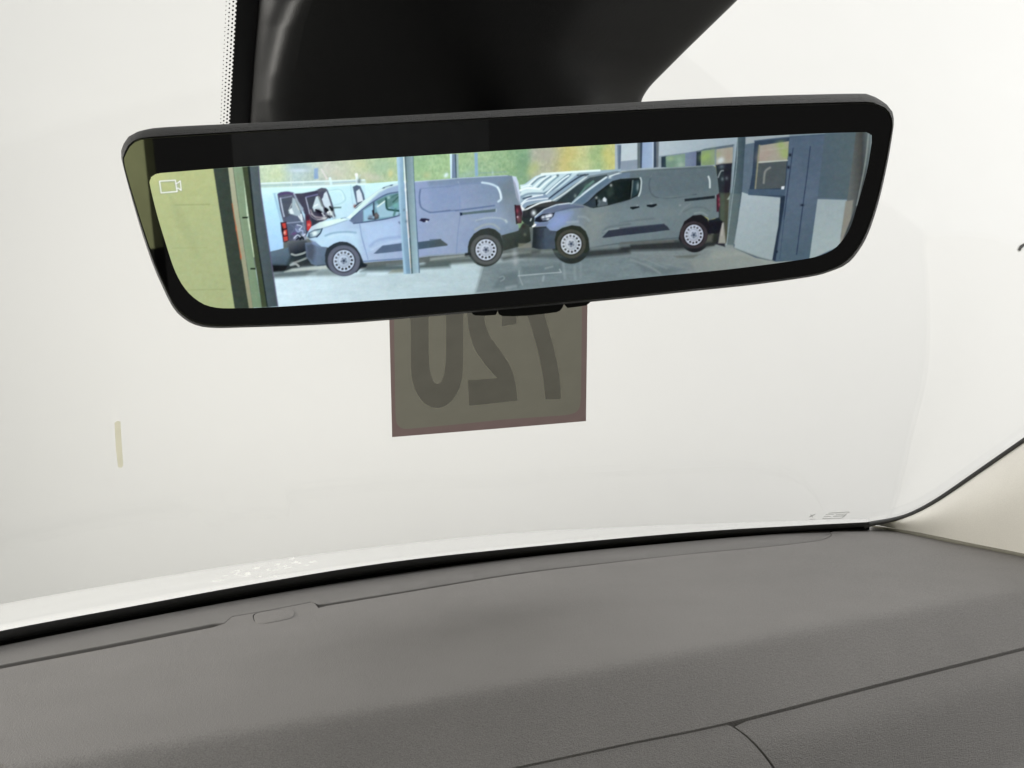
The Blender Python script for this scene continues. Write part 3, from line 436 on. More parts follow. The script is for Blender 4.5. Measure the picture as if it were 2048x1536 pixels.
PIC = PIC+((vnoise(5, 5)+vnoise(11, 7))*3.5)[..., None]+(vnoise(9, 9)*2)[..., None]*np.array([1, -.2, -1.])
gain = 1.05-.05*np.clip((XX-900)/600, 0, 1); PIC = np.clip((PIC-120)*1.06+120, 0, 255)*gain[..., None]
fd = blur((LAB == LABELS.index('floor_picture'))*1., 1.5)[..., None]; lum = PIC.mean(-1, keepdims=True); PIC = PIC+(lum-PIC)*.3*fd
bd = blur((LAB >= 0)*np.isin(LAB, [LABELS.index(q) for q in LABELS if q.split('_')[0] in ('building', 'door', 'window', 'panel')])*1., 1.5)[..., None]; lum = PIC.mean(-1, keepdims=True); PIC = PIC+(lum-PIC)*.2*bd
PIC = blur(PIC, .55)
lum = PIC.mean(-1, keepdims=True); PIC = lum+(PIC-lum)*1.0
wd = blur((LAB == LABELS.index('wood_picture')).astype(float), 1.5)[..., None]; lum = PIC.mean(-1, keepdims=True)
PIC = PIC*(1-wd)+(lum+(PIC-lum)*.66+np.array([4, 12, 10]))*wd
PIC += prng.randn(PH, PW)[..., None]*1.6 + blur(prng.randn(PH, PW, 3), 1.5)*4
PIC = np.clip(PIC, 0, 255)
# ---------------------------------------------------------------- helpers
def ray(px, py):
    return FW + RT*((px-1024)/FOC) + UP*((768-py)/FOC)      # advances 1 m ahead per unit
def at(px, py, depth): return EYE + ray(px, py)*depth
def tag(o, label=None, cat=None, group=None, kind=None):
    for k, v in (('label', label), ('category', cat), ('group', group), ('kind', kind)):
        if v: o[k] = v
    return o
def empty(name, loc=(0, 0, 0)):
    o = bpy.data.objects.new(name, None); C.objects.link(o); o.location = loc; o.empty_display_size = .05
    return o
def mesh(name, vs, fs, mat, parent=None, smooth=True):
    me = bpy.data.meshes.new(name)
    org = parent.matrix_world.translation if parent else V((0, 0, 0))
    if parent:
        p = parent; org = V((0, 0, 0))
        while p: org = org + p.location; p = p.parent
    me.from_pydata([tuple(V(v)-org) for v in vs], [], fs); me.update()
    bm = bmesh.new(); bm.from_mesh(me); bmesh.ops.remove_doubles(bm, verts=bm.verts, dist=1e-7); bmesh.ops.recalc_face_normals(bm, faces=bm.faces); bm.to_mesh(me); bm.free()
    if smooth:
        me.polygons.foreach_set('use_smooth', [True]*len(me.polygons)); me.set_sharp_from_angle(angle=math.radians(38))
    me.materials.append(mat)
    o = bpy.data.objects.new(name, me); C.objects.link(o)
    if parent: o.parent = parent
    return o
def face_to(o, pt):
    """turn an open sheet so that its normals look to pt"""
    me = o.data; bm = bmesh.new(); bm.from_mesh(me)
    loc = V((0, 0, 0)); p = o
    while p: loc += p.location; p = p.parent
    s = sum(f.normal.dot(V(pt)-loc-f.calc_center_median())*f.calc_area() for f in bm.faces)
    if s < 0: bmesh.ops.reverse_faces(bm, faces=bm.faces)
    bm.to_mesh(me); bm.free(); return o
def Pp(s): return [tuple(float(q) for q in w.split(',')) for w in s.split()]
def smooth_line(P, n=8): return [tuple(q) for q in crom(P, n, False)]
def smooth_loop(P, n=6): return [tuple(q) for q in crom(P, n, True)]
def interp_y(P):
    xs = [p[0] for p in P]; ys = [p[1] for p in P]
    return lambda x: float(np.interp(x, xs, ys))
def resample(P, n, closed=True):
    P = np.array(P, float); Q = np.vstack([P, P[:1]]) if closed else P
    d = np.r_[0, np.cumsum(np.hypot(*np.diff(Q, axis=0).T))]
    t = np.linspace(0, d[-1], n, endpoint=not closed)
    return [(float(np.interp(a, d, Q[:, 0])), float(np.interp(a, d, Q[:, 1]))) for a in t]
def densify(P, step):
    out = []
    for i in range(len(P)):
        a, b = np.array(P[i]), np.array(P[(i+1) % len(P)]); m = max(1, int(np.hypot(*(b-a))/step))
        for k in range(m): out.append(tuple(a+(b-a)*k/m))
    return out
def patch(name, poly, proj, mat, parent, step=16, skirt=None, facing=EYE, bstep=None):
    """A sheet: the outline poly (in the photograph's pixels) laid on the surface proj; skirt = (outset px, first drop, full drop, drop direction) rounds its rim down."""
    poly = densify(poly, bstep or step)
    area = sum(poly[i][0]*poly[(i+1) % len(poly)][1]-poly[(i+1) % len(poly)][0]*poly[i][1] for i in range(len(poly)))
    if area < 0: poly = poly[::-1]
    PA = np.array(poly)
    x0, y0 = PA.min(0); x1, y1 = PA.max(0)
    gx, gy = np.meshgrid(np.arange(x0+step/2, x1, step), np.arange(y0+step/2, y1, step))
    gx[::2] += step/2
    ok = inside(gx, gy, PA) & (segdist(gx, gy, PA, True) > step*.45)
    pts = poly+list(zip(gx[ok].tolist(), gy[ok].tolist())); n = len(poly)
    r = delaunay_2d_cdt([V(p) for p in pts], [], [list(range(n))], 1, 1e-5)
    vs = [proj(p.x, p.y) for p in r[0]]; fs = [list(f) for f in r[2]]
    if skirt:
        out_px, d1, d2, dn = skirt
        om = {}
        for i, src in enumerate(r[3]):
            for q in src: om[q] = i
        base = len(vs); rings = []
        for i in range(n):
            a, b, c = PA[i-1], PA[i], PA[(i+1) % n]
            t = c-a; L = np.hypot(*t)+1e-9; nx, ny = t[1]/L, -t[0]/L
            q = proj(b[0]+nx*out_px, b[1]+ny*out_px)
            q1 = proj(b[0]+nx*out_px*.6, b[1]+ny*out_px*.6)
            rings.append((q1+dn*(d1*.35), q+dn*d1, q+dn*d2))
        for k in range(3): vs += [g[k] for g in rings]
        for i in range(n):
            j = (i+1) % n
            a, b = om.get(i), om.get(j)
            if a is None or b is None: continue
            fs.append([a, b, base+j, base+i])
            for k in range(2): fs.append([base+k*n+i, base+k*n+j, base+(k+1)*n+j, base+(k+1)*n+i])
    o = mesh(name, vs, fs, mat, parent)
    return o if skirt else face_to(o, facing)
def grid(name, rows, mat, parent, close=False):
    vs = [q for r in rows for q in r]; m = len(rows[0]); fs = []
    for i in range(len(rows)-1):
        for j in range(m if close else m-1):
            k = (j+1) % m
            fs.append([i*m+j, i*m+k, (i+1)*m+k, (i+1)*m+j])
    return mesh(name, vs, fs, mat, parent)
def tube(name, pts, r, mat, parent, n=10):
    rows = []
    for i, p in enumerate(pts):
        t = (V(pts[min(i+1, len(pts)-1)])-V(pts[max(i-1, 0)])).normalized()
        a = t.cross(V((0, 0, 1))).normalized(); b = t.cross(a)
        rr = r[i] if isinstance(r, (list, tuple)) else r
        rows.append([V(p)+a*rr*math.cos(2*math.pi*k/n)+b*rr*math.sin(2*math.pi*k/n) for k in range(n)])
    return grid(name, rows, mat, parent, True)

def ring_sheet(name, A, B, proj, mat, parent, lip=None):
    """flat sheet between loop A (outside) and loop B (inside)"""
    pts = [V(p) for p in A]+[V(p) for p in B]; na, nb = len(A), len(B)
    ed = [(i, (i+1) % na) for i in range(na)]+[(na+i, na+(i+1) % nb) for i in range(nb)]
    r = delaunay_2d_cdt(pts, ed, [], 0, 1e-5); PB, PA_ = np.array(B), np.array(A); keep = []
    for f in r[2]:
        c_ = sum((r[0][i] for i in f), V((0, 0)))/len(f)
        X, Y = np.array([[c_.x]]), np.array([[c_.y]])
        if inside(X, Y, PA_)[0, 0] and not inside(X, Y, PB)[0, 0]: keep.append(list(f))
    vs = [proj(p.x, p.y) for p in r[0]]; n0 = len(vs); lowb = [lip(x, y) for x, y in B] if lip else []
    fs = keep
    om = {q: i for i, src in enumerate(r[3]) for q in src}
    for i in range(nb if lip else 0):
        j = (i+1) % nb; fs.append([om[na+i], om[na+j], n0+j, n0+i])
    return face_to(mesh(name, vs+lowb, fs, mat, parent, False), EYE)
# ---------------------------------------------------------------- materials
def new_mat(name):
    m = bpy.data.materials.new(name); m.use_nodes = True; nt = m.node_tree
    return m, nt, nt.nodes['Principled BSDF']
def N(nt, typ, **kw):
    n = nt.nodes.new(typ)
    for k, v in kw.items():
        if k in n.inputs: n.inputs[k].default_value = v
        else: setattr(n, k, v)
    return n
def plastic(name, col, rough, spec=.5, grain=0, gsize=900, mottle=.06, coat=0):
    m, nt, b = new_mat(name); L = nt.links.new
    b.inputs['Roughness'].default_value = rough; b.inputs['Specular IOR Level'].default_value = spec
    if coat: b.inputs['Coat Weight'].default_value = coat; b.inputs['Coat Roughness'].default_value = .06
    tc = N(nt, 'ShaderNodeTexCoord')
    n1 = N(nt, 'ShaderNodeTexNoise', Scale=14.0, Detail=5.0); L(tc.outputs['Object'], n1.inputs['Vector'])
    mr = N(nt, 'ShaderNodeMapRange'); mr.inputs['From Min'].default_value = .3; mr.inputs['From Max'].default_value = .7
    mr.inputs['To Min'].default_value = 1-mottle; mr.inputs['To Max'].default_value = 1+mottle
    L(n1.outputs['Fac'], mr.inputs['Value'])
    mx = N(nt, 'ShaderNodeVectorMath', operation='SCALE'); mx.inputs[0].default_value = col; L(mr.outputs['Result'], mx.inputs['Scale'])
    L(mx.outputs['Vector'], b.inputs['Base Color'])
    if grain:
        n2 = N(nt, 'ShaderNodeTexNoise', Scale=gsize, Detail=2.0, Roughness=.6); L(tc.outputs['Object'], n2.inputs['Vector'])
        n3 = N(nt, 'ShaderNodeTexNoise', Scale=gsize*.3, Detail=2.0); L(tc.outputs['Object'], n3.inputs['Vector'])
        ad = N(nt, 'ShaderNodeMath', operation='MULTIPLY_ADD'); L(n3.outputs['Fac'], ad.inputs[0]); ad.inputs[1].default_value = .5; L(n2.outputs['Fac'], ad.inputs[2])
        bp = N(nt, 'ShaderNodeBump', Strength=grain, Distance=.0009); L(ad.outputs['Value'], bp.inputs['Height']); L(bp.outputs['Normal'], b.inputs['Normal'])
        sp = N(nt, 'ShaderNodeMapRange'); sp.inputs['From Min'].default_value = .25; sp.inputs['From Max'].default_value = .75; sp.inputs['To Min'].default_value = 1-.3*grain; sp.inputs['To Max'].default_value = 1+.3*grain
        L(n2.outputs['Fac'], sp.inputs['Value']); s2 = N(nt, 'ShaderNodeVectorMath', operation='SCALE'); L(mx.outputs['Vector'], s2.inputs[0]); L(sp.outputs['Result'], s2.inputs['Scale']); L(s2.outputs['Vector'], b.inputs['Base Color'])
    return m
M = {}
M['dash'] = plastic('dash_plastic', (.16, .152, .146), .62, .35, 1., 1150, .04)
M['strip'] = plastic('defroster_plastic', (.139, .133, .128), .62, .35, .6, 1500, .04)
M['gap'] = plastic('gap_black', (.012, .012, .012), .8, .2)
M['seal'] = plastic('rubber', (.085, .085, .087), .6, .3)
M['trim'] = plastic('pillar_trim', (.79, .76, .7), .7, .3, .15, 700, .025)
M['lip'] = plastic('pillar_lip', (.2, .19, .155), .6, .3)
M['shroud'] = plastic('shroud_plastic', (.0035, .0035, .0036), .47, .17, .12, 1500, .05)
M['housing'] = plastic('mirror_plastic', (.015, .0147, .0143), .52, .42, .9, 2200, .08)
M['button'] = plastic('button_plastic', (.01, .01, .01), .4, .4)
M['bezel'] = plastic('bezel_glass', (.0035, .0035, .004), .02, .5, 0, 1, 0); M['bezel'].node_tree.nodes['Principled BSDF'].inputs['IOR'].default_value = 2.6
M['frit'] = plastic('black_print', (.006, .006, .007), .5, .3)
M['dots'] = plastic('dot_print', (.02, .02, .02), .6, .2)
M['bonnet'] = plastic('white_paint', (.7, .698, .69), .3, .5, 0, 1, .01, .6)
def translucent(name, col, tcol, k):
    m, nt, b = new_mat(name); L = nt.links.new
    b.inputs['Base Color'].default_value = (*col, 1); b.inputs['Roughness'].default_value = .75; b.inputs['Specular IOR Level'].default_value = .2
    t = N(nt, 'ShaderNodeBsdfTranslucent'); tc = N(nt, 'ShaderNodeTexCoord'); n = N(nt, 'ShaderNodeTexNoise', Scale=60.0, Detail=6.0); L(tc.outputs['Object'], n.inputs['Vector'])
    mr = N(nt, 'ShaderNodeMapRange'); mr.inputs['To Min'].default_value = .9; mr.inputs['To Max'].default_value = 1.1; L(n.outputs['Fac'], mr.inputs['Value'])
    sc = N(nt, 'ShaderNodeVectorMath', operation='SCALE'); sc.inputs[0].default_value = tcol; L(mr.outputs['Result'], sc.inputs['Scale']); L(sc.outputs['Vector'], t.inputs['Color'])
    mx = N(nt, 'ShaderNodeMixShader'); mx.inputs['Fac'].default_value = k
    L(b.outputs[0], mx.inputs[1]); L(t.outputs[0], mx.inputs[2]); L(mx.outputs[0], nt.nodes['Material Output'].inputs['Surface'])
    return m
M['paper'] = translucent('paper_field', (.155, .16, .125), (.2, .192, .155), .5)
M['paper_red'] = translucent('paper_border', (.16, .118, .105), (.2, .148, .14), .5)
M['paper_ink'] = translucent('paper_ink', (.15, .147, .148), (.98, .98, .98), .58)
M['tape'] = translucent('yellow_tape', (.6, .585, .47), (.6, .58, .46), .6)
def glass_mat():
    m, nt, b = new_mat('windscreen_glass'); L = nt.links.new; nt.nodes.remove(b)
    g = N(nt, 'ShaderNodeNewGeometry'); d = N(nt, 'ShaderNodeVectorMath', operation='DOT_PRODUCT'); L(g.outputs['Normal'], d.inputs[0]); L(g.outputs['Incoming'], d.inputs[1])
    ab = N(nt, 'ShaderNodeMath', operation='ABSOLUTE'); L(d.outputs['Value'], ab.inputs[0])
    om = N(nt, 'ShaderNodeMath', operation='SUBTRACT'); om.inputs[0].default_value = 1; L(ab.outputs[0], om.inputs[1])
    pw = N(nt, 'ShaderNodeMath', operation='POWER'); L(om.outputs[0], pw.inputs[0]); pw.inputs[1].default_value = 5
    ma = N(nt, 'ShaderNodeMath', operation='MULTIPLY_ADD'); L(pw.outputs[0], ma.inputs[0]); ma.inputs[1].default_value = .96; ma.inputs[2].default_value = .04
    t = N(nt, 'ShaderNodeBsdfTransparent'); t.inputs['Color'].default_value = (.962, .965, .96, 1)
    gl = N(nt, 'ShaderNodeBsdfGlossy', Roughness=.02)
    mx = N(nt, 'ShaderNodeMixShader'); L(ma.outputs[0], mx.inputs['Fac']); L(t.outputs[0], mx.inputs[1]); L(gl.outputs[0], mx.inputs[2])
    L(mx.outputs[0], nt.nodes['Material Output'].inputs['Surface']); return m
M['glass'] = glass_mat()
def wall_mat():
    m, nt, b = new_mat('white_wall_paint'); L = nt.links.new
    b.inputs['Roughness'].default_value = .8; b.inputs['Specular IOR Level'].default_value = .2
    tc = N(nt, 'ShaderNodeTexCoord'); n = N(nt, 'ShaderNodeTexNoise', Scale=1.3, Detail=4.0); L(tc.outputs['Object'], n.inputs['Vector'])
    r = N(nt, 'ShaderNodeValToRGB'); r.color_ramp.elements[0].position = .3; r.color_ramp.elements[0].color = (.812, .808, .8, 1); r.color_ramp.elements[1].position = .7; r.color_ramp.elements[1].color = (.832, .827, .82, 1)
    L(n.outputs['Fac'], r.inputs['Fac']); L(r.outputs['Color'], b.inputs['Base Color']); return m
M['wall'] = wall_mat()
def screen_mat():
    m, nt, b = new_mat('screen_pixels'); L = nt.links.new; nt.nodes.remove(b)
    a = N(nt, 'ShaderNodeVertexColor', layer_name='pixel'); e = N(nt, 'ShaderNodeEmission', Strength=1.0)
    L(a.outputs['Color'], e.inputs['Color']); L(e.outputs[0], nt.nodes['Material Output'].inputs['Surface']); return m
M['screen'] = screen_mat()

# ---------------------------------------------------------------- shape of the car's front, from the driver's seat
CF = V((-math.sin(math.radians(20)), math.cos(math.radians(20)), 0)); CR = V((CF.y, -CF.x, 0))   # the car's own ahead and right
ZD = EYE.z-.22                                    # height of the dashboard's top
def on_plane(px, py, z): d = ray(px, py); return EYE+d*((z-EYE.z)/d.z)
band_bot = smooth_line(Pp('-260,1352 0,1295 256,1245 512,1197 768,1154 1024,1120 1374,1086 1600,1067 1739,1057'))
band_top = smooth_line(Pp('-260,1318 0,1262 256,1214 512,1167 768,1126 1024,1097 1374,1065 1600,1051 1739,1044'))
fb = np.array([(lambda q: (q.dot(CR), q.dot(CF)+.03))(on_plane(x, y, ZD)-EYE) for x, y in band_bot])
G = np.polyfit(fb[:, 0], fb[:, 1], 3)
GU0, GU1 = fb[0, 0], fb[-1, 0]
def gbase(u):
    if u > GU1:
        k = np.polyval(np.polyder(G), GU1); return np.polyval(G, GU1)+(u-GU1)*k-1.2*(u-GU1)**2
    if u < GU0:
        k = np.polyval(np.polyder(G), GU0); return np.polyval(G, GU0)+(u-GU0)*k
    return np.polyval(G, u)
RAKE = math.radians(36)
def glass_pt(u, t):
    return EYE+CR*u+CF*(gbase(u)-t*math.cos(RAKE))+V((0, 0, ZD-EYE.z+t*math.sin(RAKE)))
def on_glass(px, py, off=0.):
    """where the line of sight meets the windscreen, brought off metres back towards the eye"""
    d = ray(px, py); lo, hi = .05, 3.
    for _ in range(44):
        m = (lo+hi)/2; q = d*m; t = (q.z-(ZD-EYE.z))/math.sin(RAKE)
        if q.dot(CF)+t*math.cos(RAKE)-gbase(q.dot(CR)) > 0: hi = m
        else: lo = m
    return EYE+d*(lo-off)
crease = np.array([(lambda q: (q.x, q.y))(on_plane(x, y, ZD)) for x, y in Pp('-100,1560 150,1512 370,1477 512,1455 700,1425 1024,1370 1224,1334 1449,1293 1574,1266 1724,1236 1824,1212 1974,1188 2100,1165')])
CRZ = np.polyfit(crease[:, 0], crease[:, 1], 3)
def softplus(v, w): return w*math.log1p(math.exp(max(-40, min(40, v/w))))
uc = (on_plane(1880, 1120, ZD)-EYE).dot(CR)
def dash_h(x, y):
    xx = min(max(x, crease[0, 0]), crease[-1, 0])
    d = np.polyval(CRZ, xx)-y
    u = V((x, y, 0)).dot(CR)
    return ZD - .62*softplus(d, .003) - .07*softplus(u-uc, .05)
def on_dash(px, py, lift=0., h=dash_h):
    d = ray(px, py); lo, hi = .15, 2.6
    for _ in range(40):
        m = (lo+hi)/2; q = EYE+d*m
        if q.z-h(q.x, q.y)-lift < 0: hi = m
        else: lo = m
    return EYE+d*lo
DOWN = V((0, 0, -1))

# ---------------------------------------------------------------- white wall of the hall ahead of the car
wc = EYE+FW*2.9
wall = mesh('white_wall', [wc+V((x, y, z)) for x, z, y in ((-6, -1.25, 0), (6, -1.25, 0), (6, 3.4, 0), (-6, 3.4, 0), (-6, -1.25, .2), (6, -1.25, .2), (6, 3.4, .2), (-6, 3.4, .2))],
            [[0, 1, 2, 3], [7, 6, 5, 4], [0, 4, 5, 1], [1, 5, 6, 2], [2, 6, 7, 3], [3, 7, 4, 0]], M['wall'], None, False)
patch('wall_mark', Pp('2036,499 2040,491 2047,487 2060,484 2060,489 2049,492 2043,497 2040,503'), lambda x, y: EYE+ray(x, y)*2.897, M['frit'], wall, 30)
tag(wall, 'plain white wall filling the view beyond the windscreen', 'wall', kind='structure')

fl_ = mesh('hall_floor', [(-6, -1, 0), (6, -1, 0), (6, 4.13, 0), (-6, 4.13, 0)], [[0, 1, 2, 3]], plastic('pale_concrete', (.5, .51, .5), .6, .3, 0, 1, .1), None, False)
tag(fl_, 'pale concrete floor of the hall', 'floor', kind='structure')
def block(name, x0, x1, y0, y1, z0, z1, mat, parent=None):
    return mesh(name, [(x, y, z) for x in (x0, x1) for y in (y0, y1) for z in (z0, z1)], [[0, 1, 3, 2], [4, 6, 7, 5], [0, 4, 5, 1], [2, 3, 7, 6], [0, 2, 6, 4], [1, 5, 7, 3]], mat, parent, False)
# olive hall wall behind the car: the black glass of the mirror picks it up at its end
ow = block('olive_wall', -4.2, -.86, -3.7, -3.5, 1.17, 3.4, plastic('olive_paint', (.44, .47, .24), .8, .2, 0, 1, .06))
tag(ow, 'olive painted wall of the hall behind the car', 'wall', kind='structure')
pl = block('reflection_stop', -4.2, -.86, -3.72, -3.48, 0, 1.17, plastic('reflection_stop_black', (.012, .012, .012), .8, .2)); pl.parent = ow  # added dark block, cuts off the olive reflection where door and seat would
rd_ = block('reflected_panel', -.5, .62, -3.62, -3.5, 1.5, 2.9, plastic('reflected_panel_grey', (.03, .031, .031), .7, .2, 0, 1, .15)); tag(rd_, 'added dark grey panel behind the car, reflected in the mirror border', 'door', kind='structure')  # added unseen panel, gives the mirror's black border a faint reflection
# ---------------------------------------------------------------- windscreen: glass, black print, seal, stamp
ws = empty('windscreen', EYE+CF*.9+V((0, 0, -.2)))
tag(ws, 'clear raked windscreen above the grey dashboard with black printed edge', 'windscreen')
us = np.linspace(GU0-.35, GU1+.5, 44); tt = np.linspace(-.02, 1.25, 30)
nrm = (CF*math.sin(RAKE)+V((0, 0, math.cos(RAKE))))
gin = [[glass_pt(u, t) for u in us] for t in tt]; gout = [[q+nrm*.005 for q in r] for r in gin]
vs = [q for r in gin for q in r]+[q for r in gout for q in r]; m_ = len(us); K = len(us)*len(tt); fs = []
for i in range(len(tt)-1):
    for j in range(m_-1):
        f = [i*m_+j, i*m_+j+1, (i+1)*m_+j+1, (i+1)*m_+j]; fs += [f, [q+K for q in f[::-1]]]
mesh('glass', vs, fs, M['glass'], ws)
# black print beside the camera cover, with its rows of dots
edge = interp_y([(p[1], p[0]) for p in Pp('480,-120 474,0 467,122 460,244 456,320')][::1])
edge_x = lambda y: float(np.interp(y, [-420, -120, 0, 122, 244, 320], [500, 481, 474, 467, 460, 455.5]))
poly = [(edge_x(y), y) for y in range(-420, 321, 20)]+[(620, 320), (700, -420)]
patch('black_print', poly, lambda x, y: on_glass(x, y, .0012), M['frit'], ws, 30)
vs, fs = [], []
y = -110.; k = 0
while y < 310:
    pit = 7.4+(244-y)*.0055
    for c, (dx, r, ph) in enumerate(((.2, 2.9, 0), (-6.2, 2.0, .5), (-12.6, 1.65, 0), (-18.6, 1.05, .5))):
        yy = y+ph*pit; xx = edge_x(yy)+dx*(1+(244-yy)*.0006); b0 = len(vs)
        vs += [on_glass(xx+r*math.cos(a*math.pi/5), yy+r*math.sin(a*math.pi/5), .0016) for a in range(10)]
        fs.append(list(range(b0, b0+10)))
    y += pit
o = face_to(mesh('printed_dots', vs, fs, M['dots'], ws), EYE); tag(o, kind='stuff')
# seal along the foot of the glass: a rubber lip over a dark gap
def mixrow(a, b, f): return [(p[0]*(1-f)+q[0]*f, p[1]*(1-f)+q[1]*f) for p, q in zip(a, b)]
bt = resample(band_top, 90, False); bb = resample(band_bot, 90, False)
rows = []
for f, off in ((0, .0015), (.0, .006), (.08, .0075), (.35, .0085), (.6, .0075), (.68, .005), (.7, .0)):
    rows.append([on_glass(x, y, off) for x, y in mixrow(bt, bb, f)])
grid('rubber_seal', rows, M['seal'], ws)
grid('seal_gap', [[on_glass(x, y, .002) for x, y in mixrow(bt, bb, .6)], [on_glass(x, y, .002) for x, y in mixrow(bt, bb, 1.3)], [on_glass(x, y, .002) for x, y in mixrow(bt, bb, 1.7)]], M['gap'], ws)
# seal up the pillar
sealc = smooth_line(Pp('1728,1052 1745,1047 1790,1038 1830,1024 1880,996 1960,941 2048,880 2180,790 2330,690'), 6)
tube('pillar_seal', [on_glass(x, y, .004) for x, y in sealc], [.0042-.0016*min(1, i/14) for i in range(len(sealc))], M['seal'], ws)
# etched stamp low on the glass
sv, sf = [], []
for (x0, y0, x1, y1, w) in ((1657, 1026.2, 1699, 1024.2, .9), (1651, 1029.6, 1668, 1029, .7), (1672, 1029, 1694, 1028, .8), (1648, 1033.2, 1662, 1032.8, .7), (1666, 1032.6, 1690, 1031.6, 1.0), (1645, 1037.4, 1685, 1036.2, .8),
                            (1618.5, 1034.5, 1630, 1028.5, 1.1), (1621, 1028.8, 1626, 1035, .9), (1619, 1038.5, 1631, 1038, .6), (1684, 1035.5, 1692, 1029.5, .8)):
    b0 = len(sv); L_ = math.hypot(x1-x0, y1-y0); nx, ny = -(y1-y0)/L_*w, (x1-x0)/L_*w
    sv += [on_glass(a, b, .001) for a, b in ((x0-nx, y0-ny), (x1-nx, y1-ny), (x1+nx, y1+ny), (x0+nx, y0+ny))]; sf.append([b0, b0+1, b0+2, b0+3])
M['stamp'] = translucent('etched_print', (.6, .6, .59), (.5, .5, .49), .6)
face_to(mesh('etched_stamp', sv, sf, M['stamp'], ws), EYE)

# ---------------------------------------------------------------- bonnet seen over the foot of the glass
bt2 = smooth_line(Pp('-260,1262 0,1209 150,1182 300,1157 512,1124 768,1092 1024,1066 1250,1054 1450,1046 1600,1041 1735,1038'), 6)
bt2 = resample(bt2, 60, False); lowy = interp_y(band_top)
rows = []
for f, e in ((-.5, .03), (0, .05), (.35, .16), (.7, .29), (.9, .38), (1., .46), (.97, .56), (.8, .7), (.2, .9)):
    r = []
    for x, y in bt2:
        yl = lowy(x)+6; yy = yl+(y-yl)*f
        dep = (on_glass(x, yl)-EYE).dot(FW)+e
        r.append(at(x, yy, dep))
    rows.append(r)
bon = grid('white_bonnet', rows, M['bonnet'], None); tag(bon, 'strip of the white bonnet showing just above the windscreen foot', 'bonnet')
def bonnet_paint():
    m = M['bonnet']; nt = m.node_tree; L = nt.links.new; b = nt.nodes['Principled BSDF']
    tc = N(nt, 'ShaderNodeTexCoord'); n = N(nt, 'ShaderNodeTexNoise', Scale=34.0, Detail=6.0, Roughness=.7); mp = N(nt, 'ShaderNodeMapping'); mp.inputs['Scale'].default_value = (1, .35, 1)
    L(tc.outputs['Object'], mp.inputs['Vector']); L(mp.outputs[0], n.inputs['Vector'])
    bp = N(nt, 'ShaderNodeBump', Strength=.05, Distance=.004); L(n.outputs['Fac'], bp.inputs['Height']); L(bp.outputs['Normal'], b.inputs['Normal'])
bonnet_paint()
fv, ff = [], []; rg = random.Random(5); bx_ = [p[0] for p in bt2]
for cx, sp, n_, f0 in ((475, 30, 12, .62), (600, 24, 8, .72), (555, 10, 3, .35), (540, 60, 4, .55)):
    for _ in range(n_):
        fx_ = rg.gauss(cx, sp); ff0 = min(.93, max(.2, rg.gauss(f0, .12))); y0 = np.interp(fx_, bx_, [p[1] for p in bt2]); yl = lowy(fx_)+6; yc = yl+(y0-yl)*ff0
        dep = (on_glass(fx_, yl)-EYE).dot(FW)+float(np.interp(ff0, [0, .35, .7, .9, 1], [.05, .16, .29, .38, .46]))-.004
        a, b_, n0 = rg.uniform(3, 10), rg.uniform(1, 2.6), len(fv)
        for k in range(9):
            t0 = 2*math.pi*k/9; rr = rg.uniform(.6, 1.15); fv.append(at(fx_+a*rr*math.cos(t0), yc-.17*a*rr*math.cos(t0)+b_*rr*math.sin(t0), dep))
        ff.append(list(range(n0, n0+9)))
fk = face_to(mesh('highlight_flecks', fv, ff, plastic('painted_highlight', (.84, .84, .83), .6, .3), None), EYE); fk.parent = bon; tag(fk, kind='stuff')  # highlights on the glossy bonnet, painted as pale flecks

# ---------------------------------------------------------------- dashboard
db = empty('dashboard', EYE+CF*.6+V((0, 0, -.3)))
tag(db, 'grey grained plastic dashboard below the windscreen', 'dashboard')
gapL = smooth_line(Pp('-220,1378 0,1334 225,1291 450,1246'), 6)
notch = Pp('456,1240 464,1233 540,1220 622,1204 630,1207 637,1212')
gapR = smooth_line(Pp('637,1212 800,1185 1024,1148.5 1200,1127 1374,1108 1524,1094 1610,1084.5'), 6)
endc = smooth_line(Pp('1610,1084.5 1640,1080 1658,1074 1664,1068 1660,1064'), 4)
line_gap = gapL+notch+gapR[1:]+endc[1:]
top_strip = [p for p in resample(band_bot, 60, False) if -215 < p[0] < 1650]
top_strip = [(x, y-3) for x, y in top_strip]
def shift(P, dy): return [(x, y+dy) for x, y in P]
patch('defroster_strip', top_strip+[(1660, 1061)]+[(x, y-(3.9 if x < 449 or 636 < x < 640 else .8 if x < 636 else max(.9, 2.6-(x-640)*.0025))) for x, y in line_gap][::-1], lambda x, y: on_dash(x, y, -.0008), M['strip'], db, 14, (.4, .0012, .02, DOWN), EYE, 9)
low_gap = smooth_line(Pp('-260,1770 400,1668 1040,1534 1250,1489 1462,1445 1750,1371 2048,1296 2240,1246'), 8)
pil_low = smooth_line(Pp('1742,1050 1812,1064 1925,1087 2048,1114 2180,1146 2290,1176'), 6)
lg_cut = [p for p in low_gap if p[0] > 60]
pad = [(x, y+(3.9 if x < 449 or 636 < x < 640 else .8 if x < 636 else max(.9, 2.6-(x-640)*.0025))) for x, y in line_gap]+[(1672, 1061.5), (1700, 1058.5), (1722, 1056)]+pil_low+[(2290, 1232)]+shift(lg_cut, -2.1)[::-1]+[(36, 1610), (22, 1560), (10, 1532), (-14, 1512), (-60, 1494), (-220, 1470)]
patch('top_pad', pad, on_dash, M['dash'], db, 13, (.5, .0016, .022, DOWN), EYE, 9)
crease3 = np.array([(lambda q: (q.x, q.y))(on_dash(x, y)) for x, y in Pp('1480,1510 1560,1482 1700,1447 1850,1408 2048,1354 2150,1325')])
C3 = np.polyfit(crease3[:, 0], crease3[:, 1], 2)
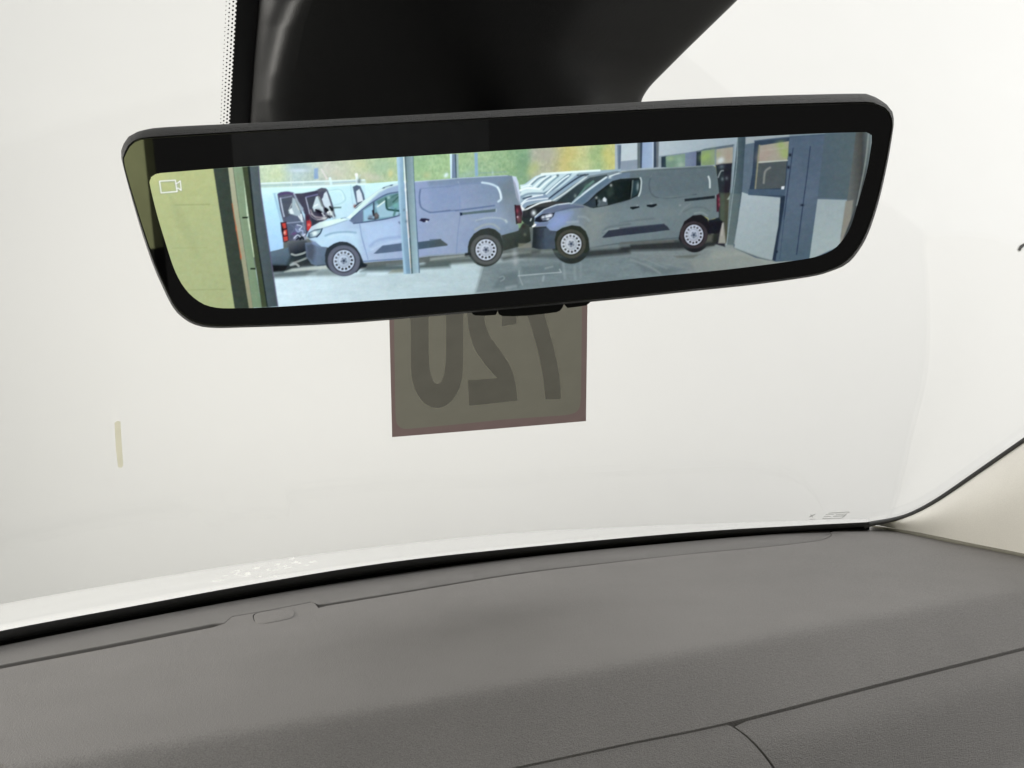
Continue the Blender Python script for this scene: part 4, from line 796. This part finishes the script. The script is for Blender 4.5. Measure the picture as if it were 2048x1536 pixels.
def h3(x, y): return dash_h(x, y)-.0012-.58*softplus(np.polyval(C3, min(max(x, crease3[0, 0]), crease3[-1, 0]))-y, .004)
crease4 = np.array([(lambda q: (q.x, q.y))(on_dash(x, y)) for x, y in Pp('1100,1590 1250,1560 1400,1528 1520,1500')])
C4 = np.polyfit(crease4[:, 0], crease4[:, 1], 1)
def h4(x, y): return dash_h(x, y)-.0012-.3*softplus(np.polyval(C4, x)-y, .004)
lr = [p for p in low_gap if p[0] > 1475]
div = smooth_line(Pp('1466,1452 1492,1471 1518,1497 1545,1532 1572,1580 1600,1650 1610,1700'), 5)
patch('glovebox_lid', [(x+3.4, y+1) for x, y in div]+[(2240, 1700)]+[(x, y+5.0) for x, y in lr][::-1], lambda x, y: on_dash(x, y, 0, h3), M['dash'], db, 15, (.8, .002, .03, DOWN), EYE, 8)
ll = [p for p in low_gap if 300 < p[0] < 1450]
patch('centre_panel', [(x-2.2, y+1) for x, y in div][::-1]+[(1455, 1450)]+[(x, y+2.9) for x, y in ll][::-1]+[(300, 1760), (1600, 1760)], lambda x, y: on_dash(x, y, 0, h4), M['dash'], db, 15, (.7, .0016, .03, DOWN), EYE, 8)
# dark carrier below the joints
patch('dash_carrier', Pp('-260,1330 500,1215 1024,1118 1600,1068 1740,1060 2048,1118 2300,1185 2300,1760 -260,1800'), lambda x, y: on_dash(x, y, -.03), M['gap'], db, 60)
# small oval cap in the notch
capo = smooth_loop(Pp('509,1236 510,1229 522,1224.5 550,1220 572,1218 584,1220.5 588,1227 582,1234 556,1240.5 528,1245 514,1244'), 4)
patch('sensor_cap', capo, lambda x, y: on_dash(x, y, .001), M['dash'], db, 5, (.8, .001, .004, DOWN), EYE, 3)
patch('cap_recess', [(x-2.6+(x-548)*.01, y) for x, y in capo], lambda x, y: on_dash(x, y, .00012), M['gap'], db, 8)

# ---------------------------------------------------------------- pale trim of the windscreen pillar
sc_ = resample(smooth_line(Pp('1744,1048 1790,1040 1830,1026.5 1880,999 1960,944 2048,883 2180,793 2330,693'), 6), 34, False)
lo_ = resample(smooth_line(Pp('1744,1049 1812,1061 1925,1083.5 2048,1107.5 2180,1139 2290,1168'), 6), 34, False)
rows = []
for i in range(15):
    v = i/14; r = []
    for (a, b), (c, d), k in zip(sc_, lo_, range(34)):
        s = on_glass(a, b, .004); l = on_dash(c, d, .004)
        q = s*(1-v)+l*v
        bul = (.012+.05*k/33)*math.sin(math.pi*min(1, v**.8))*min(1, k/6)
        q += (EYE-q).normalized()*bul
        r.append(q)
    rows.append(r)
pt = empty('pillar_trim', rows[7][10]); tag(pt, 'pale beige plastic trim on the windscreen pillar', 'pillar trim')
face_to(grid('trim_panel', rows, M['trim'], pt), EYE)
lrow = [on_dash(x, y, .002) for x, y in lo_]; lrow2 = [on_dash(x, y+7, .001) for x, y in lo_]
tube('trim_lip', [a*.55+b*.45 for a, b in zip(lrow, lrow2)], [.0012+.0030*min(1, i/6) for i in range(34)], M['lip'], pt)

# ---------------------------------------------------------------- paper number sheet on the windscreen, seen from behind
OZ = (760, 570, 4.452)
def z6(s): return [(OZ[0]+x/OZ[2], OZ[1]+y/OZ[2]) for x, y in Pp(s)]
ns = empty('number_sheet', on_glass(980, 840)); tag(ns, 'paper sheet stuck to the windscreen with the number 720 showing through mirrored', 'paper sheet')
fld = z6('120,-360')+z6('128,600 138,1150')+smooth_line(z6('138,1150 150,1235 200,1278 270,1280'), 4)+z6('700,1240 1100,1198 1640,1160')+smooth_line(z6('1640,1160 1730,1140 1775,1095 1790,1010'), 4)+z6('1796,500 1800,-100 1800,-420')
sht = z6('60,-420 1845,-480 1850,-100 1842,600 1834,1212 1035,1280 108,1355 92,700 78,100')
ring_sheet('sheet_border', densify(sht, 12), densify(fld, 8), lambda x, y: on_glass(x, y, .0015), M['paper_red'], ns)
patch('sheet_field', fld, lambda x, y: on_glass(x, y, .0015), M['paper'], ns, 30)
t_ = np.linspace(0, math.pi, 19)
zero = [(507+232*math.cos(a)*(1.0), 700+395*math.sin(a)**.9) for a in t_]; zero = [(740, 290)]+zero+[(275, 290)]+[(507-232*math.cos(a), 180-330*math.sin(a)) for a in t_]
zin = [(511+79*math.cos(a), 560+325*math.sin(a)**.8) for a in t_]+[(432, 290)]+[(511-79*math.cos(a), 180-150*math.sin(a)) for a in t_]
to_px = lambda P: [(OZ[0]+x/OZ[2], OZ[1]+y/OZ[2]) for x, y in P]
zo = resample(to_px(zero), 80); zi = resample(to_px(zin), 80)
i0 = min(range(80), key=lambda i: abs(zi[i][0]-zo[0][0])*.2+abs(zi[i][1]-zo[0][1])-(zi[i][0]-875)*.5)
zi = zi[i0:]+zi[:i0]
face_to(grid('digit', [[on_glass(x, y, .0021) for x, y in mixrow(zo, zi, f)]+[] for f in (0, .5, 1)], M['paper_ink'], ns, True), EYE)
patch('digit', smooth_line(z6('1215,345 1210,110 1130,-50 1000,-110 870,-60 790,100 780,290 800,430 850,580 945,715 1045,830'), 5)+z6('785,850 795,1075 1225,1030')+smooth_line(z6('1225,1030 1200,850 1150,710 1065,580 980,460 935,340 930,200 960,90 1005,60 1060,110 1085,230 1085,368'), 5), lambda x, y: on_glass(x, y, .0021), M['paper_ink'], ns, 12)
patch('digit', smooth_line(z6('1240,30 1320,290 1400,560 1450,800 1475,1020'), 5)+z6('1610,1015')+smooth_line(z6('1610,1015 1600,850 1560,620 1470,290 1395,45'), 5)+z6('1650,25 1650,-125 1230,-95'), lambda x, y: on_glass(x, y, .0021), M['paper_ink'], ns, 12)
tp = patch('tape_strip', Pp('229,846 234,842 241,843 243,880 246.5,930 243,936 236,934 232,900'), lambda x, y: on_glass(x, y, .0012), M['tape'], None, 8)
tag(tp, 'thin pale yellow strip of tape on the windscreen', 'tape')

# ---------------------------------------------------------------- black cover of the camera behind the mirror
ys = [-120, -60, 0, 50, 100, 150, 185, 205, 240, 290]
xl = lambda y: float(np.interp(y, [-420, -120, 0, 122, 244, 300], [560, 528, 517, 507, 498, 494]))
xr = lambda y: float(np.interp(y, [-420, -120, 0, 50, 100, 150, 200, 240, 290], [800, 640, 566, 548, 538, 529, 526, 532, 545]))
xf = lambda y: float(np.interp(y, [-420, -120, 0, 100, 150, 200, 290], [1500, 1250, 1165, 1105, 1120, 1150, 1160]))
xR = lambda y: float(np.interp(y, [-420, -120, 0, 100, 170, 186, 200, 240, 290], [1940, 1604, 1476, 1373, 1303, 1291, 1284, 1278, 1274]))
rows = []
for y in np.linspace(-150, 330, 56):
    l, r_, f, e = xl(y), xr(y), xf(y), xR(y)
    prof = [(l, 0), (l+2, .008), (max(l+4, (l+r_)/2-4), .017), (r_-9, .024), (r_+1, .034), (r_+12, .043), (r_+50, .054), (r_+150, .063), ((r_+f)/2+40, .068), (f-60, .071), (f-15, .0705), (f+30, .067), (f+(e-f)*.5, .049), (e-12, .0315), (e-2, .026), (e+.5, .018), (e-6, .004), (e-14, -.002)]
    rows.append([on_glass(x, y, o_) for x, y_, o_ in [(p[0], y, p[1]) for p in prof]])
cv = mesh('camera_cover', [q for r in rows for q in r], [[i*18+j, i*18+j+1, (i+1)*18+j+1, (i+1)*18+j] for i in range(55) for j in range(17)], M['shroud'])
face_to(cv, EYE)
sub = cv.modifiers.new('smooth', 'SUBSURF'); sub.levels = 1; sub.render_levels = 2
tag(cv, 'matt black plastic cover above the mirror at the top of the windscreen', 'cover')

# ---------------------------------------------------------------- the rear view mirror with its screen
m0 = at(1015, 425, .30)
KX, KZ = .09, -.10
mn = V((KX, -1, KZ)).normalized()                  # the mirror's face looks this way
def on_mirror(px, py, h=0.):
    d = ray(px, py); o_ = m0+mn*h
    return EYE+d*((o_-EYE).dot(mn)/d.dot(mn))
mir = empty('rear_view_mirror', m0-mn*.012)
tag(mir, 'black rear view mirror whose screen shows vans parked behind', 'mirror')
outer = Pp('243,319 244,296 256,273 287,260 350,253 630,240 1000,220 1285,203.5 1400,197 1540,191 1722,187 1742,190 1767,204 1784,220 1788,243 1785,268 1775,327 1758,402 1739,461 1722,495 1697,526 1666,541 1624,553 1512,569 1400,581 1180,604 778,640 630,650 488,655 425,656 390,650 367,637 345,614 316,554 299,511 273,430')
glass_o = Pp('247,330 250,306 260,289 275,280 302,276 430,268 630,256 1000,236 1285,221 1400,216 1540,211 1722,206 1747,208 1770,216 1781,230 1785,248 1781,276 1771,330 1754,402 1735,458 1718,492 1693,521 1665,537 1623,549 1512,564 1400,576 1180,599 778,636 630,645.5 488,651 425,651.5 391,645 369,632 347.5,609 319,550 302,508 276,430')
disp_o = Pp('299,365 302,353 310,347.5 360,343 428,337.5 516,331.5 700,320.5 1000,301.5 1310,284 1600,268.5 1725,264.5 1741,266 1744,274 1742.5,290 1733,345 1714,412 1700,456 1682,484 1663,501 1630,514 1574,523.5 1484,535.5 1400,544.5 1293,554.5 1000,583.5 793,598 555.7,613.5 470.7,616.5 431,615 402,605.5 373,581 350,542 330,482 313,425')
NR = 260
# each ring is a closed run of points with the same count; rounded by a spline, straight runs kept by their dense points
def ringpx(P): return resample(densify(smooth_loop(P, 5), 6), NR)
Ro, Rg, Rd = ringpx(outer), ringpx(glass_o), ringpx(disp_o)
# match the display ring's points to the glass ring by direction from a long centre line
def matched(A, B):
    """for each point of A the nearest point on loop B reached in order"""
    out = []; Bn = np.array(densify(B, 1.0))
    for p in A:
        d = np.hypot(Bn[:, 0]-p[0], Bn[:, 1]-p[1]); out.append(tuple(Bn[int(d.argmin())]))
    return out
cen = np.array(Rg).mean(0)
def toward(R, k, dx=0, dy=0): return [(x+(cen[0]-x)*k+dx, y+(cen[1]-y)*k+dy) for x, y in R]
def mring(R, h): return [on_mirror(x, y, h) for x, y in R]
Rom = matched(Rg, Ro)
rim_in = [(g[0]*.94+o_[0]*.06, g[1]*.94+o_[1]*.06) for g, o_ in zip(Rg, Rom)]
rim_a = [(g[0]*.78+o_[0]*.22, g[1]*.78+o_[1]*.22) for g, o_ in zip(Rg, Rom)]
rim_b = [(g[0]*.4+o_[0]*.6, g[1]*.4+o_[1]*.6) for g, o_ in zip(Rg, Rom)]
rim_c = [(g[0]*.1+o_[0]*.9, g[1]*.1+o_[1]*.9) for g, o_ in zip(Rg, Rom)]
rows = [mring(rim_in, -.0016), mring(rim_in, .0002), mring([(a[0]*.5+b[0]*.5, a[1]*.5+b[1]*.5) for a, b in zip(rim_in, rim_a)], .0006), mring(rim_a, .0003), mring(rim_b, -.0014), mring(rim_c, -.0036), mring(Rom, -.0062)]
def back(R, k, h, lift=0):  # rings behind the widest line shrink towards the middle
    base = mring(R, -.0062); c_ = sum(base, V((0, 0, 0)))/len(base)
    return [q+(c_-q)*k-mn*h+V((0, 0, lift)) for q in base]
rows += [back(Rom, .012, .004), back(Rom, .035, .011), back(Rom, .09, .019), back(Rom, .2, .026), back(Rom, .42, .031), back(Rom, .75, .033), back(Rom, .98, .034)]
hs = grid('housing', rows, M['housing'], mir, True)
# black glass border round the screen
Rdm = Rd
Rgm = matched(Rd, Rg)
n_ = 0
bez = patch  # (the border is the glass outline less the screen's outline)
ring_sheet('bezel_glass', Rg, Rd, on_mirror, M['bezel'], mir, lambda x, y: on_mirror(x, y, -.0006))
dsp = patch('display', Rd, lambda x, y: on_mirror(x, y, -.0009), M['button'], mir, 60)
# the screen's pixels: one sheet, divided into the things it shows
ST = 1.25
nx, ny = int(PW/ST)-1, int(PH/ST)-1
gx = PX0+1+np.arange(nx)*ST; gy = PY0+1+np.arange(ny)*ST
GX, GY = np.meshgrid(gx, gy)
keepm = inside(GX, GY, np.array(Rd)) | (segdist(GX, GY, np.array(resample(Rd, 90)), True) < 4)
ix = np.clip((GX-PX0-.5).astype(int), 0, PW-2); iy = np.clip((GY-PY0-.5).astype(int), 0, PH-2)
fx = (GX-PX0-.5-ix)[..., None]; fy = (GY-PY0-.5-iy)[..., None]
S_ = (PIC[iy, ix]*(1-fx)+PIC[iy, ix+1]*fx)*(1-fy)+(PIC[iy+1, ix]*(1-fx)+PIC[iy+1, ix+1]*fx)*fy
S_ = S_/255.; LIN = np.where(S_ <= .04045, S_/12.92, ((S_+.055)/1.055)**2.4)
RX, RZ = np.array(RT), np.array(UP); D = np.array(FW)+((GX-1024)/FOC)[..., None]*RX+((768-GY)/FOC)[..., None]*RZ
mnv = np.array(mn); o_ = np.array(m0-mn*.0005-EYE)
POS = np.array(EYE)+D*((o_@mnv)/(D@mnv))[..., None]
cellk = keepm[:-1, :-1] & keepm[1:, :-1] & keepm[:-1, 1:] & keepm[1:, 1:]
lx = np.clip((GX[:-1, :-1]+ST/2-PX0).astype(int), 0, PW-1); ly = np.clip((GY[:-1, :-1]+ST/2-PY0).astype(int), 0, PH-1)
CL = LAB[ly, lx]
SHOWN = {'wall_picture': 'olive wall shown at the edge of the screen', 'wood_picture': 'autumn trees shown beyond the yard', 'post_picture_near': 'blue steel post with pale drain pipe shown before the silver van', 'post_picture_far': 'pale and dark post shown above the silver van roof',
         'post_picture_thin': 'thin blue post shown against the trees', 'barrier_picture': 'white yard barrier shown behind the vans',
         'van_picture_far_white': 'white van shown farthest away', 'van_picture_third_white': 'dark tail door of the third white van shown', 'van_picture_second_white': 'dark tail door of the second white van shown', 'van_picture_first_white': 'white van shown with red tail lamp and dark tail door',
         'floor_picture': 'concrete hall floor shown on the screen', 'building_picture': 'grey hall wall and posts shown on the screen', 'door_picture': 'blue door shown at the end of the screen', 'window_picture': 'window with dark blue frame shown beside the blue door',
         'panel_picture_wide': 'pale panel shown below the window', 'panel_picture_narrow': 'pale panel shown past the blue door', 'row_of_vans_picture': 'row of vans shown between the two silver vans',
         'van_picture_right_silver': 'silver van shown near the blue door', 'van_picture_left_silver': 'silver van shown behind the blue post', 'gate_picture': 'gate jamb with green rail shown beside the olive wall', 'camera_symbol': 'white outlined camera symbol in the corner of the screen'}
dloc = mir.location
for li, ln in enumerate(LABELS):
    q = np.argwhere(cellk & (CL == li))
    if not len(q): continue
    idx = (q[:, 0]*nx+q[:, 1])
    quads = np.stack([idx, idx+1, idx+nx+1, idx+nx], 1)
    u_, inv = np.unique(quads, return_inverse=True); inv = inv.reshape(quads.shape)
    me = bpy.data.meshes.new(ln); me.vertices.add(len(u_)); me.vertices.foreach_set('co', (POS.reshape(-1, 3)[u_]-np.array(dloc)).astype(np.float32).ravel())
    me.loops.add(inv.size); me.loops.foreach_set('vertex_index', inv[:, ::-1].astype(np.int32).ravel()); me.polygons.add(len(q)); me.polygons.foreach_set('loop_start', np.arange(0, inv.size, 4, dtype=np.int32))
    me.update(calc_edges=True); me.validate()
    ca = me.color_attributes.new('pixel', 'FLOAT_COLOR', 'POINT')
    col = np.ones((len(u_), 4), np.float32); col[:, :3] = LIN.reshape(-1, 3)[u_]; ca.data.foreach_set('color', col.ravel())
    me.materials.append(M['screen'])
    nm = 'van_row_picture' if ln.startswith('row') else (ln.split('_picture')[0]+'_picture' if '_picture' in ln else ln)
    o = bpy.data.objects.new(nm, me); C.objects.link(o); o.parent = dsp; tag(o, SHOWN[ln])
M['edge'] = plastic('ground_glass_edge', (.05, .05, .05), .35, .5)
ring_sheet('glass_edge', [(x+(cen[0]-x)*.0004, y+(cen[1]-y)*.0015) for x, y in Rg], [(a*.0+x, y) for a, x, y in [(0, x+(cen[0]-x)*.0024, y+(cen[1]-y)*.0105) for x, y in Rg]], lambda x, y: on_mirror(x, y, .00012), M['edge'], mir)
# buttons below the lower rim
def prism(name, P, h0, h1, mat, parent):
    a = mring(P, h0); b = mring([(x+(sum(p[0] for p in P)/len(P)-x)*.0, y) for x, y in P], h1); n = len(P)
    return mesh(name, a+b, [list(range(n)), list(range(2*n-1, n-1, -1))]+[[i, (i+1) % n, n+(i+1) % n, n+i] for i in range(n)], mat, parent, False)
for s in ('938,598 941,618 943,625 946,629 951,631 970,631.5 990,630 993,628 995,622 995,598', '995,598 995.5,623 998,629 1005,632 1025,632.5 1052,631.5 1090,627.5 1113,624.5 1120,621.5 1125,615 1128,608 1128,592', '1128,592 1129,610 1135,616 1155,613.5 1172,611 1178,607 1183,602 1184,588'):
    prism('button', Pp(s), -.004, -.013, M['button'], mir)
# arm from the cover to the mirror's back
a0 = m0-mn*.03+V((0, 0, .004)); a1 = on_glass(1030, 300, .03)
am = tube('mirror_arm', [a0+(a1-a0)*k/6 for k in range(7)], .014, M['button'], mir, 16)
